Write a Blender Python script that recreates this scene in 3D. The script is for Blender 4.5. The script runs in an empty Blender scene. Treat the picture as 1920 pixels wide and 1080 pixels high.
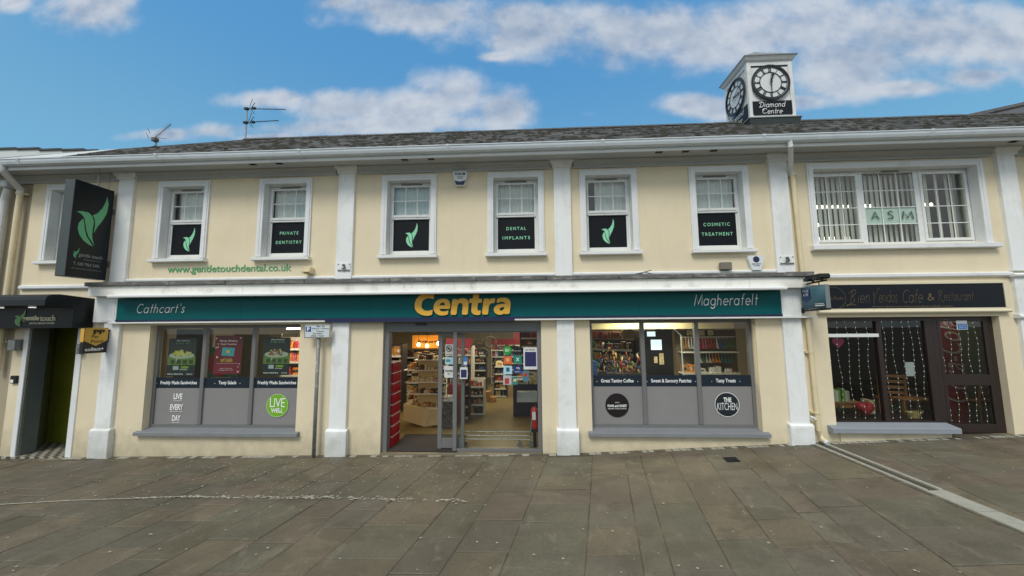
import bpy, bmesh, math, random
from mathutils import Vector, Matrix
random.seed(7)
R = math.radians
sc = bpy.context.scene
col = sc.collection

# ------------------------------------------------------------------ camera
cam_d = bpy.data.cameras.new("camera")
cam_d.sensor_width = 36.0
cam_d.lens = 706.0 / 1920 * 36
cam_d.clip_start = 0.05
cam_d.clip_end = 2000
cam = bpy.data.objects.new("camera", cam_d)
col.objects.link(cam)
RX = Vector((0.99870181, 0.05035897, -0.00766014))
UP = Vector((0.01272387, -0.10101516, 0.99480352))
FW = Vector((-0.04932349, 0.99360954, 0.10152478))
m = Matrix((RX, UP, -FW)).transposed().to_4x4()
m.translation = Vector((0, -6.6, 2.43))
cam.matrix_world = m
sc.camera = cam

# ------------------------------------------------------------------ world
SUN_EL, SUN_AZ = 50.0, 200.0     # azimuth measured clockwise from +Y
world = bpy.data.worlds.new("World")
sc.world = world
world.use_nodes = True
wn = world.node_tree
wn.nodes.clear()
def N(t, **k):
    n = wn.nodes.new(t)
    for a, b in k.items():
        setattr(n, a, b)
    return n
def wl(a, b): wn.links.new(a, b)
def wmath(op, a, b=None, c=None, clamp=False):
    n = N('ShaderNodeMath', operation=op, use_clamp=clamp)
    for i, v in enumerate((a, b, c)):
        if v is None: continue
        if isinstance(v, (int, float)): n.inputs[i].default_value = v
        else: wl(v, n.inputs[i])
    return n.outputs[0]
def wrange(v, a, b, c=0.0, d=1.0):
    n = N('ShaderNodeMapRange', interpolation_type='SMOOTHSTEP')
    wl(v, n.inputs[0])
    for i, q in enumerate((a, b, c, d)): n.inputs[i + 1].default_value = q
    return n.outputs[0]
def wmix(f, a, b):
    n = N('ShaderNodeMix', data_type='RGBA')
    if isinstance(f, (int, float)): n.inputs[0].default_value = f
    else: wl(f, n.inputs[0])
    for i, v in ((6, a), (7, b)):
        if isinstance(v, tuple): n.inputs[i].default_value = (*v, 1)
        else: wl(v, n.inputs[i])
    return n.outputs[2]
out = N('ShaderNodeOutputWorld'); bg = N('ShaderNodeBackground')
bg.inputs['Strength'].default_value = 0.1
wl(bg.outputs[0], out.inputs[0])
sky = N('ShaderNodeTexSky', sky_type='NISHITA')
sky.sun_disc = False
sky.sun_elevation = R(SUN_EL)
sky.sun_rotation = R(SUN_AZ)
sky.altitude = 50
tint = N('ShaderNodeMix', data_type='RGBA', blend_type='MULTIPLY')
tint.inputs[0].default_value = 1
wl(sky.outputs[0], tint.inputs[6])
tint.inputs[7].default_value = (1.25, 2.15, 2.55, 1)
tc = N('ShaderNodeTexCoord')
sep = N('ShaderNodeSeparateXYZ'); wl(tc.outputs['Generated'], sep.inputs[0])
dy = wmath('MAXIMUM', sep.outputs[1], 0.08)
u = wmath('DIVIDE', sep.outputs[0], dy); v = wmath('DIVIDE', sep.outputs[2], dy)
uv = N('ShaderNodeCombineXYZ'); wl(u, uv.inputs[0]); wl(v, uv.inputs[1])
nz = N('ShaderNodeTexNoise'); nz.inputs['Scale'].default_value = 5.2; nz.inputs['Detail'].default_value = 8; nz.inputs['Roughness'].default_value = 0.55
mp = N('ShaderNodeMapping'); mp.inputs['Scale'].default_value = (1, 1.15, 1); mp.inputs['Location'].default_value = (3.1, 1.7, 0)
wl(uv.outputs[0], mp.inputs[0]); wl(mp.outputs[0], nz.inputs['Vector'])
# clouds: (px, py, rx, ry) of the sky seen, turned into directions
def pdir(px, py):
    d = FW + RX * ((px - 960) / 706.0) - UP * ((py - 540) / 706.0)
    return d.x / d.y, d.z / d.y
BL = [(1600, 110, 190, 50), (1350, 90, 140, 50), (715, 10, 110, 32), (945, 30, 130, 48), (165, 15, 120, 52), (20, 5, 55, 28), (640, 2, 60, 22), (800, 28, 190, 42), (1010, 55, 190, 62), (1230, 62, 260, 70), (1450, 60, 230, 85), (1690, 60, 260, 95),
      (1880, 80, 170, 80), (930, 105, 45, 12), (500, 188, 100, 24), (640, 200, 130, 40), (780, 205, 130, 42), (855, 178, 95, 55), (945, 205, 80, 52), (700, 235, 330, 24),
      (400, 245, 75, 24), (310, 252, 85, 15), (505, 256, 90, 9), (1290, 198, 75, 26), (1350, 205, 80, 26), (1570, 150, 130, 48), (1700, 165, 110, 22),
      (1830, 142, 105, 24), (1500, 190, 80, 20)]
best = None
for (px, py, rx, ry) in BL:
    u0, v0 = pdir(px, py); u1, v1 = pdir(px + rx, py); u2, v2 = pdir(px, py - ry)
    a = max(abs(u1 - u0), .01); b = max(abs(v2 - v0), .01)
    s1 = N('ShaderNodeVectorMath', operation='SUBTRACT'); wl(uv.outputs[0], s1.inputs[0]); s1.inputs[1].default_value = (u0, v0, 0)
    s2 = N('ShaderNodeVectorMath', operation='MULTIPLY'); wl(s1.outputs[0], s2.inputs[0]); s2.inputs[1].default_value = (1 / a, 1 / b, 0)
    s3 = N('ShaderNodeVectorMath', operation='LENGTH'); wl(s2.outputs[0], s3.inputs[0])
    best = s3.outputs['Value'] if best is None else wmath('SMOOTH_MIN', best, s3.outputs['Value'], 0.35)
nd = wmath('MULTIPLY', wmath('SUBTRACT', nz.outputs[0], 0.5), 1.9)
dens = wmath('ADD', wmath('SUBTRACT', 1.0, best), nd)
a1 = wrange(dens, -0.1, 0.7)
# outside that window of sky: broken cloud everywhere, drawn from a 3D noise
nz2 = N('ShaderNodeTexNoise'); nz2.inputs['Scale'].default_value = 2.4; nz2.inputs['Detail'].default_value = 7; nz2.inputs['Roughness'].default_value = .55
wl(tc.outputs['Generated'], nz2.inputs['Vector'])
a2 = wrange(nz2.outputs[0], 0.34, 0.55)
front = wmath('MULTIPLY', wrange(sep.outputs[1], 0.25, 0.5), wrange(v, 1.6, 1.1))
alpha = wmath('ADD', wmath('MULTIPLY', a1, front), wmath('MULTIPLY', a2, wmath('SUBTRACT', 1.0, front)))
# cloud shading: bright crowns, lavender grey bodies
nz3 = N('ShaderNodeTexNoise'); nz3.inputs['Scale'].default_value = 2.6; nz3.inputs['Detail'].default_value = 5
mp3 = N('ShaderNodeMapping'); mp3.inputs['Location'].default_value = (0.0, -0.045, 0); wl(mp.outputs[0], mp3.inputs[0])
nzs = N('ShaderNodeTexNoise'); nzs.inputs['Scale'].default_value = 5.2; nzs.inputs['Detail'].default_value = 8; nzs.inputs['Roughness'].default_value = 0.55
wl(mp3.outputs[0], nzs.inputs['Vector']); wl(mp.outputs[0], nz3.inputs['Vector'])
relief = wmath('MULTIPLY', wmath('SUBTRACT', nz.outputs[0], nzs.outputs[0]), 3.4)
thick = wrange(dens, 0.15, 1.4, 0.78, 0.30)
shade = wmath('ADD', wmath('ADD', relief, thick), wmath('MULTIPLY', wmath('SUBTRACT', nz3.outputs[0], .5), 1.7), clamp=True)
ccol = wmix(shade, (2.9, 3.75, 5.1), (5.7, 6.15, 6.85))
hz = wrange(sep.outputs[2], 0.62, 0.3)
skyc = wmix(hz, tint.outputs[2], wmix(0.0, (1.25, 3.55, 5.6), (1.25, 3.55, 5.6)))
skyf = wmix(0.75, tint.outputs[2], wmix(hz, (0.85, 2.9, 5.5), (1.6, 3.7, 5.1)))
ccol = wmix(front, (7.6, 7.7, 7.6), ccol)
final = wmix(wmath('MULTIPLY', alpha, 0.93), skyf, ccol)
wl(final, bg.inputs[0])

# ------------------------------------------------------------------ sun
sd = bpy.data.lights.new("sun", 'SUN'); sd.energy = 2.0; sd.angle = R(22); sd.color = (1, .94, .84)
so = bpy.data.objects.new("sun", sd); col.objects.link(so)
az = R(SUN_AZ); el = R(SUN_EL)
sv = Vector((math.sin(az) * math.cos(el), math.cos(az) * math.cos(el), math.sin(el)))
so.rotation_euler = sv.to_track_quat('Z', 'Y').to_euler()
so.location = (0, -20, 30)
sc.view_settings.view_transform = 'Standard'
sc.view_settings.look = 'None'
sc.view_settings.exposure = 0.05
sc.view_settings.gamma = 1.0
sc.view_settings.use_curve_mapping = False
sc.render.engine = 'CYCLES'
sc.cycles.max_bounces = 8
sc.cycles.transparent_max_bounces = 12
sc.cycles.caustics_reflective = False
sc.cycles.caustics_refractive = False
sc.cycles.sample_clamp_indirect = 4.0

# ------------------------------------------------------------------ materials
def lin(r, g, b):
    f = lambda c: (c / 255 / 12.92) if c / 255 <= .04045 else ((c / 255 + .055) / 1.055) ** 2.4
    return (f(r), f(g), f(b))
MATS = {}
def mat(name, c, rough=.7, var=0.0, vs=4.0, bump=0.0, bs=60.0, metal=0.0, emit=None, es=1.0, spec=.5, dirt=None, dirt_amt=0.0, ds=2.0, stretch=(1, 1, 1), objrand=0.0):
    if name in MATS: return MATS[name]
    m_ = bpy.data.materials.new(name); m_.use_nodes = True
    nt = m_.node_tree; b = nt.nodes['Principled BSDF']
    b.inputs['Base Color'].default_value = (*c, 1)
    b.inputs['Roughness'].default_value = rough
    b.inputs['Metallic'].default_value = metal
    b.inputs['Specular IOR Level'].default_value = spec
    L = nt.links.new
    geo = nt.nodes.new('ShaderNodeNewGeometry')
    mpp = nt.nodes.new('ShaderNodeMapping'); mpp.inputs['Scale'].default_value = stretch
    L(geo.outputs['Position'], mpp.inputs[0])
    cur = None
    if var > 0:
        n = nt.nodes.new('ShaderNodeTexNoise'); n.inputs['Scale'].default_value = vs; n.inputs['Detail'].default_value = 7; n.inputs['Roughness'].default_value = .6
        L(mpp.outputs[0], n.inputs['Vector'])
        mr = nt.nodes.new('ShaderNodeMapRange'); mr.inputs[1].default_value = .3; mr.inputs[2].default_value = .7; mr.inputs[3].default_value = 1 - var; mr.inputs[4].default_value = 1 + var
        L(n.outputs[0], mr.inputs[0])
        mx = nt.nodes.new('ShaderNodeMix'); mx.data_type = 'RGBA'; mx.blend_type = 'MULTIPLY'; mx.inputs[0].default_value = 1
        mx.inputs[6].default_value = (*c, 1); L(mr.outputs[0], mx.inputs[7]); cur = mx.outputs[2]
    if objrand > 0:
        oi = nt.nodes.new('ShaderNodeObjectInfo')
        mr = nt.nodes.new('ShaderNodeMapRange'); mr.inputs[3].default_value = 1 - objrand; mr.inputs[4].default_value = 1 + objrand
        L(oi.outputs['Random'], mr.inputs[0])
        mx = nt.nodes.new('ShaderNodeMix'); mx.data_type = 'RGBA'; mx.blend_type = 'MULTIPLY'; mx.inputs[0].default_value = 1
        if cur: L(cur, mx.inputs[6])
        else: mx.inputs[6].default_value = (*c, 1)
        L(mr.outputs[0], mx.inputs[7]); cur = mx.outputs[2]
    if dirt:
        n = nt.nodes.new('ShaderNodeTexNoise'); n.inputs['Scale'].default_value = ds; n.inputs['Detail'].default_value = 10; n.inputs['Roughness'].default_value = .7
        L(mpp.outputs[0], n.inputs['Vector'])
        mr = nt.nodes.new('ShaderNodeMapRange'); mr.inputs[1].default_value = .52; mr.inputs[2].default_value = .72; mr.inputs[4].default_value = dirt_amt
        L(n.outputs[0], mr.inputs[0])
        mx = nt.nodes.new('ShaderNodeMix'); mx.data_type = 'RGBA'
        L(mr.outputs[0], mx.inputs[0])
        if cur: L(cur, mx.inputs[6])
        else: mx.inputs[6].default_value = (*c, 1)
        mx.inputs[7].default_value = (*dirt, 1); cur = mx.outputs[2]
    if cur: L(cur, b.inputs['Base Color'])
    if bump > 0:
        n = nt.nodes.new('ShaderNodeTexNoise'); n.inputs['Scale'].default_value = bs; n.inputs['Detail'].default_value = 4
        L(geo.outputs['Position'], n.inputs['Vector'])
        bp = nt.nodes.new('ShaderNodeBump'); bp.inputs['Strength'].default_value = bump; bp.inputs['Distance'].default_value = .01
        L(n.outputs[0], bp.inputs['Height']); L(bp.outputs[0], b.inputs['Normal'])
    if emit:
        b.inputs['Emission Color'].default_value = (*emit, 1); b.inputs['Emission Strength'].default_value = es
    MATS[name] = m_
    return m_

def glassmat(name, tint_=(.93, .96, .95), boost=0.0, rough=0.0):
    m_ = bpy.data.materials.new(name); m_.use_nodes = True
    nt = m_.node_tree; nt.nodes.clear()
    o = nt.nodes.new('ShaderNodeOutputMaterial'); mx = nt.nodes.new('ShaderNodeMixShader')
    t = nt.nodes.new('ShaderNodeBsdfTransparent'); t.inputs[0].default_value = (*tint_, 1)
    g_ = nt.nodes.new('ShaderNodeBsdfGlossy'); g_.inputs['Roughness'].default_value = rough
    f = nt.nodes.new('ShaderNodeFresnel'); f.inputs[0].default_value = 1.5
    ad = nt.nodes.new('ShaderNodeMath'); ad.operation = 'MULTIPLY_ADD'; ad.use_clamp = True; ad.inputs[1].default_value = 1.6; ad.inputs[2].default_value = boost
    ge = nt.nodes.new('ShaderNodeNewGeometry'); iv = nt.nodes.new('ShaderNodeMath'); iv.operation = 'SUBTRACT'; iv.inputs[0].default_value = 1.0
    ml = nt.nodes.new('ShaderNodeMath'); ml.operation = 'MULTIPLY'
    nt.links.new(ge.outputs['Backfacing'], iv.inputs[1])
    nt.links.new(f.outputs[0], ad.inputs[0]); nt.links.new(ad.outputs[0], ml.inputs[0]); nt.links.new(iv.outputs[0], ml.inputs[1]); nt.links.new(ml.outputs[0], mx.inputs[0])
    nt.links.new(t.outputs[0], mx.inputs[1]); nt.links.new(g_.outputs[0], mx.inputs[2]); nt.links.new(mx.outputs[0], o.inputs[0])
    MATS[name] = m_
    return m_

M_cream = mat('cream_render', lin(228, 216, 188), .85, var=.045, vs=1.3, bump=.35, bs=75, dirt=lin(208, 194, 160), dirt_amt=.35, ds=.9)
def weather(m_, streak, grime, sa=.35, ga=.6, gtop=.75):
    nt = m_.node_tree; b = nt.nodes['Principled BSDF']; L = nt.links.new; cur = b.inputs['Base Color'].links[0].from_socket
    geo = nt.nodes.new('ShaderNodeNewGeometry'); mpn = nt.nodes.new('ShaderNodeMapping'); mpn.inputs['Scale'].default_value = (6, 6, .7); L(geo.outputs['Position'], mpn.inputs[0])
    nn = nt.nodes.new('ShaderNodeTexNoise'); nn.inputs['Scale'].default_value = 1; nn.inputs['Detail'].default_value = 8; nn.inputs['Roughness'].default_value = .6; L(mpn.outputs[0], nn.inputs['Vector'])
    rr_ = nt.nodes.new('ShaderNodeMapRange'); rr_.inputs[1].default_value = .54; rr_.inputs[2].default_value = .76; rr_.inputs[4].default_value = sa; L(nn.outputs[0], rr_.inputs[0])
    mm = nt.nodes.new('ShaderNodeMix'); mm.data_type = 'RGBA'; L(rr_.outputs[0], mm.inputs[0]); L(cur, mm.inputs[6]); mm.inputs[7].default_value = (*streak, 1); cur = mm.outputs[2]
    sp_ = nt.nodes.new('ShaderNodeSeparateXYZ'); L(geo.outputs['Position'], sp_.inputs[0])
    n2 = nt.nodes.new('ShaderNodeTexNoise'); n2.inputs['Scale'].default_value = 4.5; n2.inputs['Detail'].default_value = 9; n2.inputs['Roughness'].default_value = .7; L(geo.outputs['Position'], n2.inputs['Vector'])
    hh = nt.nodes.new('ShaderNodeMath'); hh.operation = 'MULTIPLY_ADD'; L(n2.outputs[0], hh.inputs[0]); hh.inputs[1].default_value = -.9; L(sp_.outputs[2], hh.inputs[2])
    r2 = nt.nodes.new('ShaderNodeMapRange'); r2.inputs[1].default_value = gtop - .45; r2.inputs[2].default_value = -.35; r2.inputs[3].default_value = 0; r2.inputs[4].default_value = ga; L(hh.outputs[0], r2.inputs[0])
    m2 = nt.nodes.new('ShaderNodeMix'); m2.data_type = 'RGBA'; L(r2.outputs[0], m2.inputs[0]); L(cur, m2.inputs[6]); m2.inputs[7].default_value = (*grime, 1)
    L(m2.outputs[2], b.inputs['Base Color'])
weather(M_cream, lin(214, 200, 166), lin(158, 150, 124), .4, .7)
M_white = mat('white_masonry_paint', lin(235, 239, 240), .75, var=.035, vs=3, bump=.28, bs=70, dirt=lin(170, 172, 168), dirt_amt=.4, ds=2.2)
weather(M_white, lin(196, 198, 192), lin(150, 150, 140), .5, .6)
M_trim = mat('white_gloss_trim', lin(226, 230, 232), .5, var=.02, vs=5, dirt=lin(160, 165, 165), dirt_amt=.3, ds=3)
M_upvc = mat('white_upvc', lin(224, 228, 228), .35, dirt=lin(150, 152, 150), dirt_amt=.35, ds=8)
M_bar = mat('white_glazing_bar', lin(225, 229, 230), .4)
M_soffit = mat('painted_soffit', lin(186, 190, 192), .7, var=.03, vs=2)
M_gutter = mat('pale_grey_gutter', lin(205, 215, 222), .3, var=.04, vs=6, dirt=lin(140, 145, 145), dirt_amt=.3, ds=4)
M_lead = mat('weathered_lead', lin(98, 98, 96), .7, var=.25, vs=6, bump=.4, bs=40, dirt=lin(180, 180, 176), dirt_amt=.65, ds=5, stretch=(1, 1, 3))
M_board = mat('flaking_white_board', lin(236, 236, 230), .8, var=.03, vs=3, bump=.2, bs=40, dirt=lin(120, 118, 110), dirt_amt=.45, ds=3.5)
M_slate = mat('mossy_slate', lin(76, 76, 75), .8, var=.45, vs=14, bump=.8, bs=30, dirt=lin(46, 48, 38), dirt_amt=.95, ds=7)
M_slate2 = mat('dark_slate', lin(84, 86, 90), .8, var=.3, vs=7, bump=.5, bs=30)
M_ridge = mat('clay_ridge', lin(80, 80, 80), .9, var=.3, vs=6)
M_grey = mat('grey_aluminium', lin(112, 113, 114), .45, var=.03, vs=4)
M_greyf = mat('grey_vinyl', lin(134, 133, 134), .5, var=.015, vs=2, dirt=lin(155, 152, 150), dirt_amt=.25, ds=3)
M_sill = mat('grey_painted_sill', lin(126, 130, 136), .6, var=.06, vs=5, bump=.2, bs=50)
M_sill2 = mat('blue_grey_sill', lin(142, 150, 160), .6, var=.05, vs=5, bump=.2, bs=50)
M_navy = mat('navy_vinyl', lin(18, 33, 48), .35)
M_black = mat('black_vinyl', lin(14, 18, 25), .5, var=.1, vs=1, spec=.2)
M_teal = mat('teal_sign_panel', lin(0, 92, 96), .4, var=.03, vs=1.5, spec=.2)
M_blue = mat('navy_trim', lin(28, 36, 74), .4)
M_yellow = mat('yellow_letters', lin(240, 184, 66), .45)
M_yside = mat('orange_letter_sides', lin(214, 184, 110), .5)
M_wtext = mat('white_print', lin(236, 240, 240), .5)
M_mint = mat('mint_print', lin(140, 214, 176), .5)
M_mintd = mat('mint_leaf_dark', lin(96, 176, 128), .5)
M_greentxt = mat('green_letters', lin(96, 164, 114), .5)
M_blk = mat('black_metal', lin(22, 24, 26), .4)
M_canopy = mat('black_canopy', lin(22, 28, 32), .35, var=.08, vs=2, spec=.3)
M_signside = mat('sign_box_edge', lin(66, 74, 76), .5, var=.1, vs=5)
M_steel = mat('galvanised_steel', lin(150, 152, 150), .4, metal=.7, var=.15, vs=14, dirt=lin(60, 56, 50), dirt_amt=.6, ds=16)
M_post = mat('scuffed_grey_post', lin(128, 130, 128), .55, metal=.2, var=.15, vs=20, dirt=lin(205, 205, 200), dirt_amt=.75, ds=13)
M_cpipe = mat('cream_pipe', lin(222, 208, 172), .5, var=.04, vs=4, dirt=lin(150, 140, 115), dirt_amt=.3, ds=5)
M_wpipe = mat('white_pipe', lin(215, 220, 222), .4, dirt=lin(140, 145, 145), dirt_amt=.4, ds=6)
M_dark = mat('dark_recess', lin(30, 32, 33), .9)
M_brown = mat('dark_brown_frame', lin(44, 34, 32), .4, var=.1, vs=5)
M_curt = mat('net_curtain', lin(232, 236, 234), .9)
M_blind = mat('vertical_blind', lin(236, 230, 216), .9)
M_lamp = mat('lamp_white', (1, 1, 1), .5, emit=(1, .93, .78), es=6)
M_lampw = mat('lamp_warm', (1, 1, 1), .5, emit=(1, .72, .32), es=14)
M_lampsoft = mat('lamp_tube_seen_through_blind', (1, 1, 1), .5, emit=(1, .95, .72), es=3.2)
M_fairy = mat('fairy_bulb', (1, 1, 1), .4, emit=(1, .97, .85), es=.45)
M_wire = mat('fairy_wire', lin(150, 150, 140), .5)
M_red = mat('red_plastic', lin(168, 22, 34), .4, var=.08, vs=6)
M_redp = mat('red_poster', lin(176, 34, 52), .4)
M_orange = mat('orange_print', lin(240, 150, 40), .5)
M_wood = mat('pine_wood', lin(150, 100, 56), .5, var=.15, vs=12)
M_clockw = mat('tower_white_paint', lin(222, 226, 226), .6, var=.05, vs=3, dirt=lin(150, 150, 140), dirt_amt=.4, ds=4)
M_clockd = mat('clock_black', lin(24, 26, 30), .4)
M_signnavy = mat('navy_sign_board', lin(15, 22, 31), .4, spec=.25)
M_gold = mat('gold_lettering', lin(118, 102, 76), .5, spec=.2)
M_floor = mat('vinyl_shop_floor', lin(122, 104, 64), .3, var=.1, vs=3)
M_iwall = mat('shop_wall', lin(170, 160, 135), .8)
M_icream = mat('cream_bulkhead', lin(235, 222, 170), .7)
M_shelf = mat('white_shelving', lin(225, 222, 210), .5)
M_dshelf = mat('dark_shelving', lin(48, 46, 46), .5)
M_chalk = mat('white_road_paint', lin(176, 174, 162), .9, var=.25, vs=14)
M_gum = mat('old_chewing_gum', lin(170, 170, 160), .9)
M_kerb = mat('pale_stone', lin(158, 158, 148), .85, var=.12, vs=12, bump=.3, bs=60)
M_channel = mat('wet_shaded_channel', lin(70, 68, 60), .7, var=.3, vs=10, bump=.5, bs=30)  # wet floor, its colour also darkened for a recessed look
M_joint = mat('slab_joint', lin(78, 72, 57), .95, var=.2, vs=10, dirt=lin(150, 142, 120), dirt_amt=1.0, ds=1.1)
M_glass = glassmat('shop_glass')
M_glassup = glassmat('upper_glass', (.92, .95, .94), .03)
M_glassgreen = mat('olive_tinted_glass', lin(140, 146, 48), .35, var=.25, vs=1.2, spec=.3)
M_glassdark = glassmat('cafe_glass', (.82, .85, .84))

# ------------------------------------------------------------------ mesh builder
class MB:
    def __init__(s): s.v = []; s.f = []; s.m = []; s.smooth = False
    def add(s, vs, fs, mi=0):
        b = len(s.v); s.v += [tuple(p) for p in vs]
        s.f += [tuple(b + i for i in f) for f in fs]; s.m += [mi] * len(fs); return s
    def box(s, x0, x1, y0, y1, z0, z1, mi=0):
        v = [(x0, y0, z0), (x1, y0, z0), (x1, y1, z0), (x0, y1, z0), (x0, y0, z1), (x1, y0, z1), (x1, y1, z1), (x0, y1, z1)]
        return s.add(v, [(0, 3, 2, 1), (4, 5, 6, 7), (0, 1, 5, 4), (1, 2, 6, 5), (2, 3, 7, 6), (3, 0, 4, 7)], mi)
    def bbox(s, x0, x1, y0, y1, z0, z1, bv=.008, mi=0):   # box with chamfered edges
        bm = bmesh.new(); bmesh.ops.create_cube(bm, size=1)
        for w in bm.verts:
            w.co = Vector((x0 + (w.co.x + .5) * (x1 - x0), y0 + (w.co.y + .5) * (y1 - y0), z0 + (w.co.z + .5) * (z1 - z0)))
        bmesh.ops.bevel(bm, geom=bm.edges[:], offset=bv, segments=1, affect='EDGES')
        bm.verts.index_update()
        s.add([w.co[:] for w in bm.verts], [tuple(q.index for q in f.verts) for f in bm.faces], mi); bm.free(); return s
    def tube(s, pts, r, n=8, mi=0, caps=True):
        pts = [Vector(p) for p in pts]; rings = []
        rr = r if isinstance(r, (list, tuple)) else [r] * len(pts)
        for i, p in enumerate(pts):
            a = pts[max(i - 1, 0)]; b = pts[min(i + 1, len(pts) - 1)]; t = (b - a).normalized()
            k = Vector((0, 0, 1)) if abs(t.z) < .9 else Vector((0, 1, 0))
            x = t.cross(k).normalized(); y = t.cross(x).normalized()
            rings.append([p + (x * math.cos(2 * math.pi * j / n) + y * math.sin(2 * math.pi * j / n)) * rr[i] for j in range(n)])
        vs = [q for g_ in rings for q in g_]; fs = []
        for i in range(len(pts) - 1):
            for j in range(n):
                fs.append((i * n + j, i * n + (j + 1) % n, (i + 1) * n + (j + 1) % n, (i + 1) * n + j))
        if caps: fs += [tuple(range(n))[::-1], tuple((len(pts) - 1) * n + j for j in range(n))]
        return s.add(vs, fs, mi)
    def prof(s, prof, x0, x1, axis='x', mi=0, caps=True):   # profile [(a,b)] swept along an axis: x -> (x,a,b); y -> (a,y,b)
        n = len(prof); f = (lambda t, p: (t, p[0], p[1])) if axis == 'x' else (lambda t, p: (p[0], t, p[1]))
        if axis == 'z': f = lambda t, p: (p[0], p[1], t)
        vs = [f(x0, p) for p in prof] + [f(x1, p) for p in prof]
        fs = [(i, (i + 1) % n, n + (i + 1) % n, n + i) for i in range(n)]
        if caps: fs += [tuple(range(n))[::-1], tuple(range(n, 2 * n))]
        return s.add(vs, fs, mi)
    def disc(s, o, ux, uy, r, n=32, depth=0.0, mi=0, r0=0.0):
        o = Vector(o); ux = Vector(ux); uy = Vector(uy); nn = ux.cross(uy)
        def ring(rad, d): return [o + ux * rad * math.cos(2 * math.pi * i / n) + uy * rad * math.sin(2 * math.pi * i / n) + nn * d for i in range(n)]
        if r0 <= 0:
            vs = ring(r, depth); fs = [tuple(range(n))]
            if depth: vs += ring(r, 0); fs += [(i, n + i, n + (i + 1) % n, (i + 1) % n) for i in range(n)]
        else:
            vs = ring(r, depth) + ring(r0, depth); fs = [(i, (i + 1) % n, n + (i + 1) % n, n + i) for i in range(n)]
            if depth:
                vs += ring(r, 0) + ring(r0, 0)
                fs += [(i, 2 * n + i, 2 * n + (i + 1) % n, (i + 1) % n) for i in range(n)] + [(n + i, n + (i + 1) % n, 3 * n + (i + 1) % n, 3 * n + i) for i in range(n)]
        return s.add(vs, fs, mi)
    def poly(s, pts, depthv=None, mi=0):
        n = len(pts); pts = [Vector(p) for p in pts]
        if depthv is None: return s.add(pts, [tuple(range(n))], mi)
        d = Vector(depthv)
        return s.add(pts + [p + d for p in pts], [tuple(range(n))] + [tuple(range(n, 2 * n))[::-1]] + [(i, n + i, n + (i + 1) % n, (i + 1) % n) for i in range(n)], mi)

ORI = {}
def setp(o, label=None, cat=None, group=None, kind=None):
    if label: o['label'] = label
    if cat: o['category'] = cat
    if group: o['group'] = group
    if kind: o['kind'] = kind
    return o
def build(name, mb, mats, parent=None, label=None, cat=None, group=None, kind=None, smooth=False, origin=None):
    if not isinstance(mats, (list, tuple)): mats = [mats]
    if parent is not None: o3 = ORI[parent.name]
    elif origin is not None: o3 = Vector(origin)
    else:
        xs = [p[0] for p in mb.v]; ys = [p[1] for p in mb.v]; zs = [p[2] for p in mb.v]
        o3 = Vector(((min(xs) + max(xs)) / 2, (min(ys) + max(ys)) / 2, min(zs)))
    me = bpy.data.meshes.new(name)
    me.from_pydata([(p[0] - o3.x, p[1] - o3.y, p[2] - o3.z) for p in mb.v], [], mb.f)
    for m_ in mats: me.materials.append(m_)
    me.polygons.foreach_set('material_index', mb.m)
    if smooth: me.polygons.foreach_set('use_smooth', [True] * len(mb.f))
    me.validate(); me.update()
    bm = bmesh.new(); bm.from_mesh(me); bmesh.ops.recalc_face_normals(bm, faces=bm.faces); bm.to_mesh(me); bm.free()
    o = bpy.data.objects.new(name, me); col.objects.link(o)
    if parent is not None: o.parent = parent
    else: o.location = o3
    ORI[o.name] = o3
    return setp(o, label, cat, group, kind)
def thing(name, label, cat, loc, group=None):
    o = bpy.data.objects.new(name, None); o.empty_display_size = .1; o.location = loc; col.objects.link(o)
    ORI[o.name] = Vector(loc)
    return setp(o, label, cat, group)
def dup(root, loc, label=None, group=None):
    def rec(o, par):
        c = o.copy(); col.objects.link(c); c.parent = par; ORI[c.name] = Vector(loc)
        for ch in list(o.children): rec(ch, c)
        return c
    c = rec(root, None); c.location = loc
    if label: c['label'] = label
    if group: c['group'] = group
    return c

# ------------------------------------------------------------------ lettering
FRONT = (Vector((1, 0, 0)), Vector((0, 0, 1)), Vector((0, -1, 0)))      # right, up, outward
def text_geo(s_, bold=0.0, extrude=0.0, shear=0.0, space=1.0):
    c = bpy.data.curves.new('t', 'FONT'); c.body = s_; c.size = 1; c.offset = bold; c.extrude = extrude; c.shear = shear; c.space_character = space
    c.resolution_u = 3
    o = bpy.data.objects.new('t', c); col.objects.link(o)
    dg = bpy.context.evaluated_depsgraph_get(); me = bpy.data.meshes.new_from_object(o.evaluated_get(dg))
    vs = [tuple(q.co) for q in me.vertices]; fs = [tuple(p.vertices) for p in me.polygons]
    bpy.data.objects.remove(o); bpy.data.curves.remove(c); bpy.data.meshes.remove(me)
    return vs, fs
def put(mb, vs, fs, org, ax, box, mi=0, depth=1.0):
    """fit letters into box (a0,a1,b0,b1) of the plane through org"""
    x0 = min(q[0] for q in vs); x1 = max(q[0] for q in vs); y0 = min(q[1] for q in vs); y1 = max(q[1] for q in vs)
    a0, a1, b0, b1 = box; o = Vector(org); r, u_, n = ax
    out_ = []
    for q in vs:
        a = a0 + (q[0] - x0) / max(x1 - x0, 1e-6) * (a1 - a0); b = b0 + (q[1] - y0) / max(y1 - y0, 1e-6) * (b1 - b0)
        out_.append(o + r * a + u_ * b + n * q[2] * depth)
    mb.add(out_, fs, mi)
def T(mb, s_, box, Y, ax=FRONT, org=None, mi=0, bold=0.0, extrude=0.0, shear=0.0, space=1.0, depth=1.0):
    vs, fs = text_geo(s_, bold, extrude, shear, space)
    put(mb, vs, fs, org if org is not None else (0, Y, 0), ax, box, mi, depth)
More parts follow.
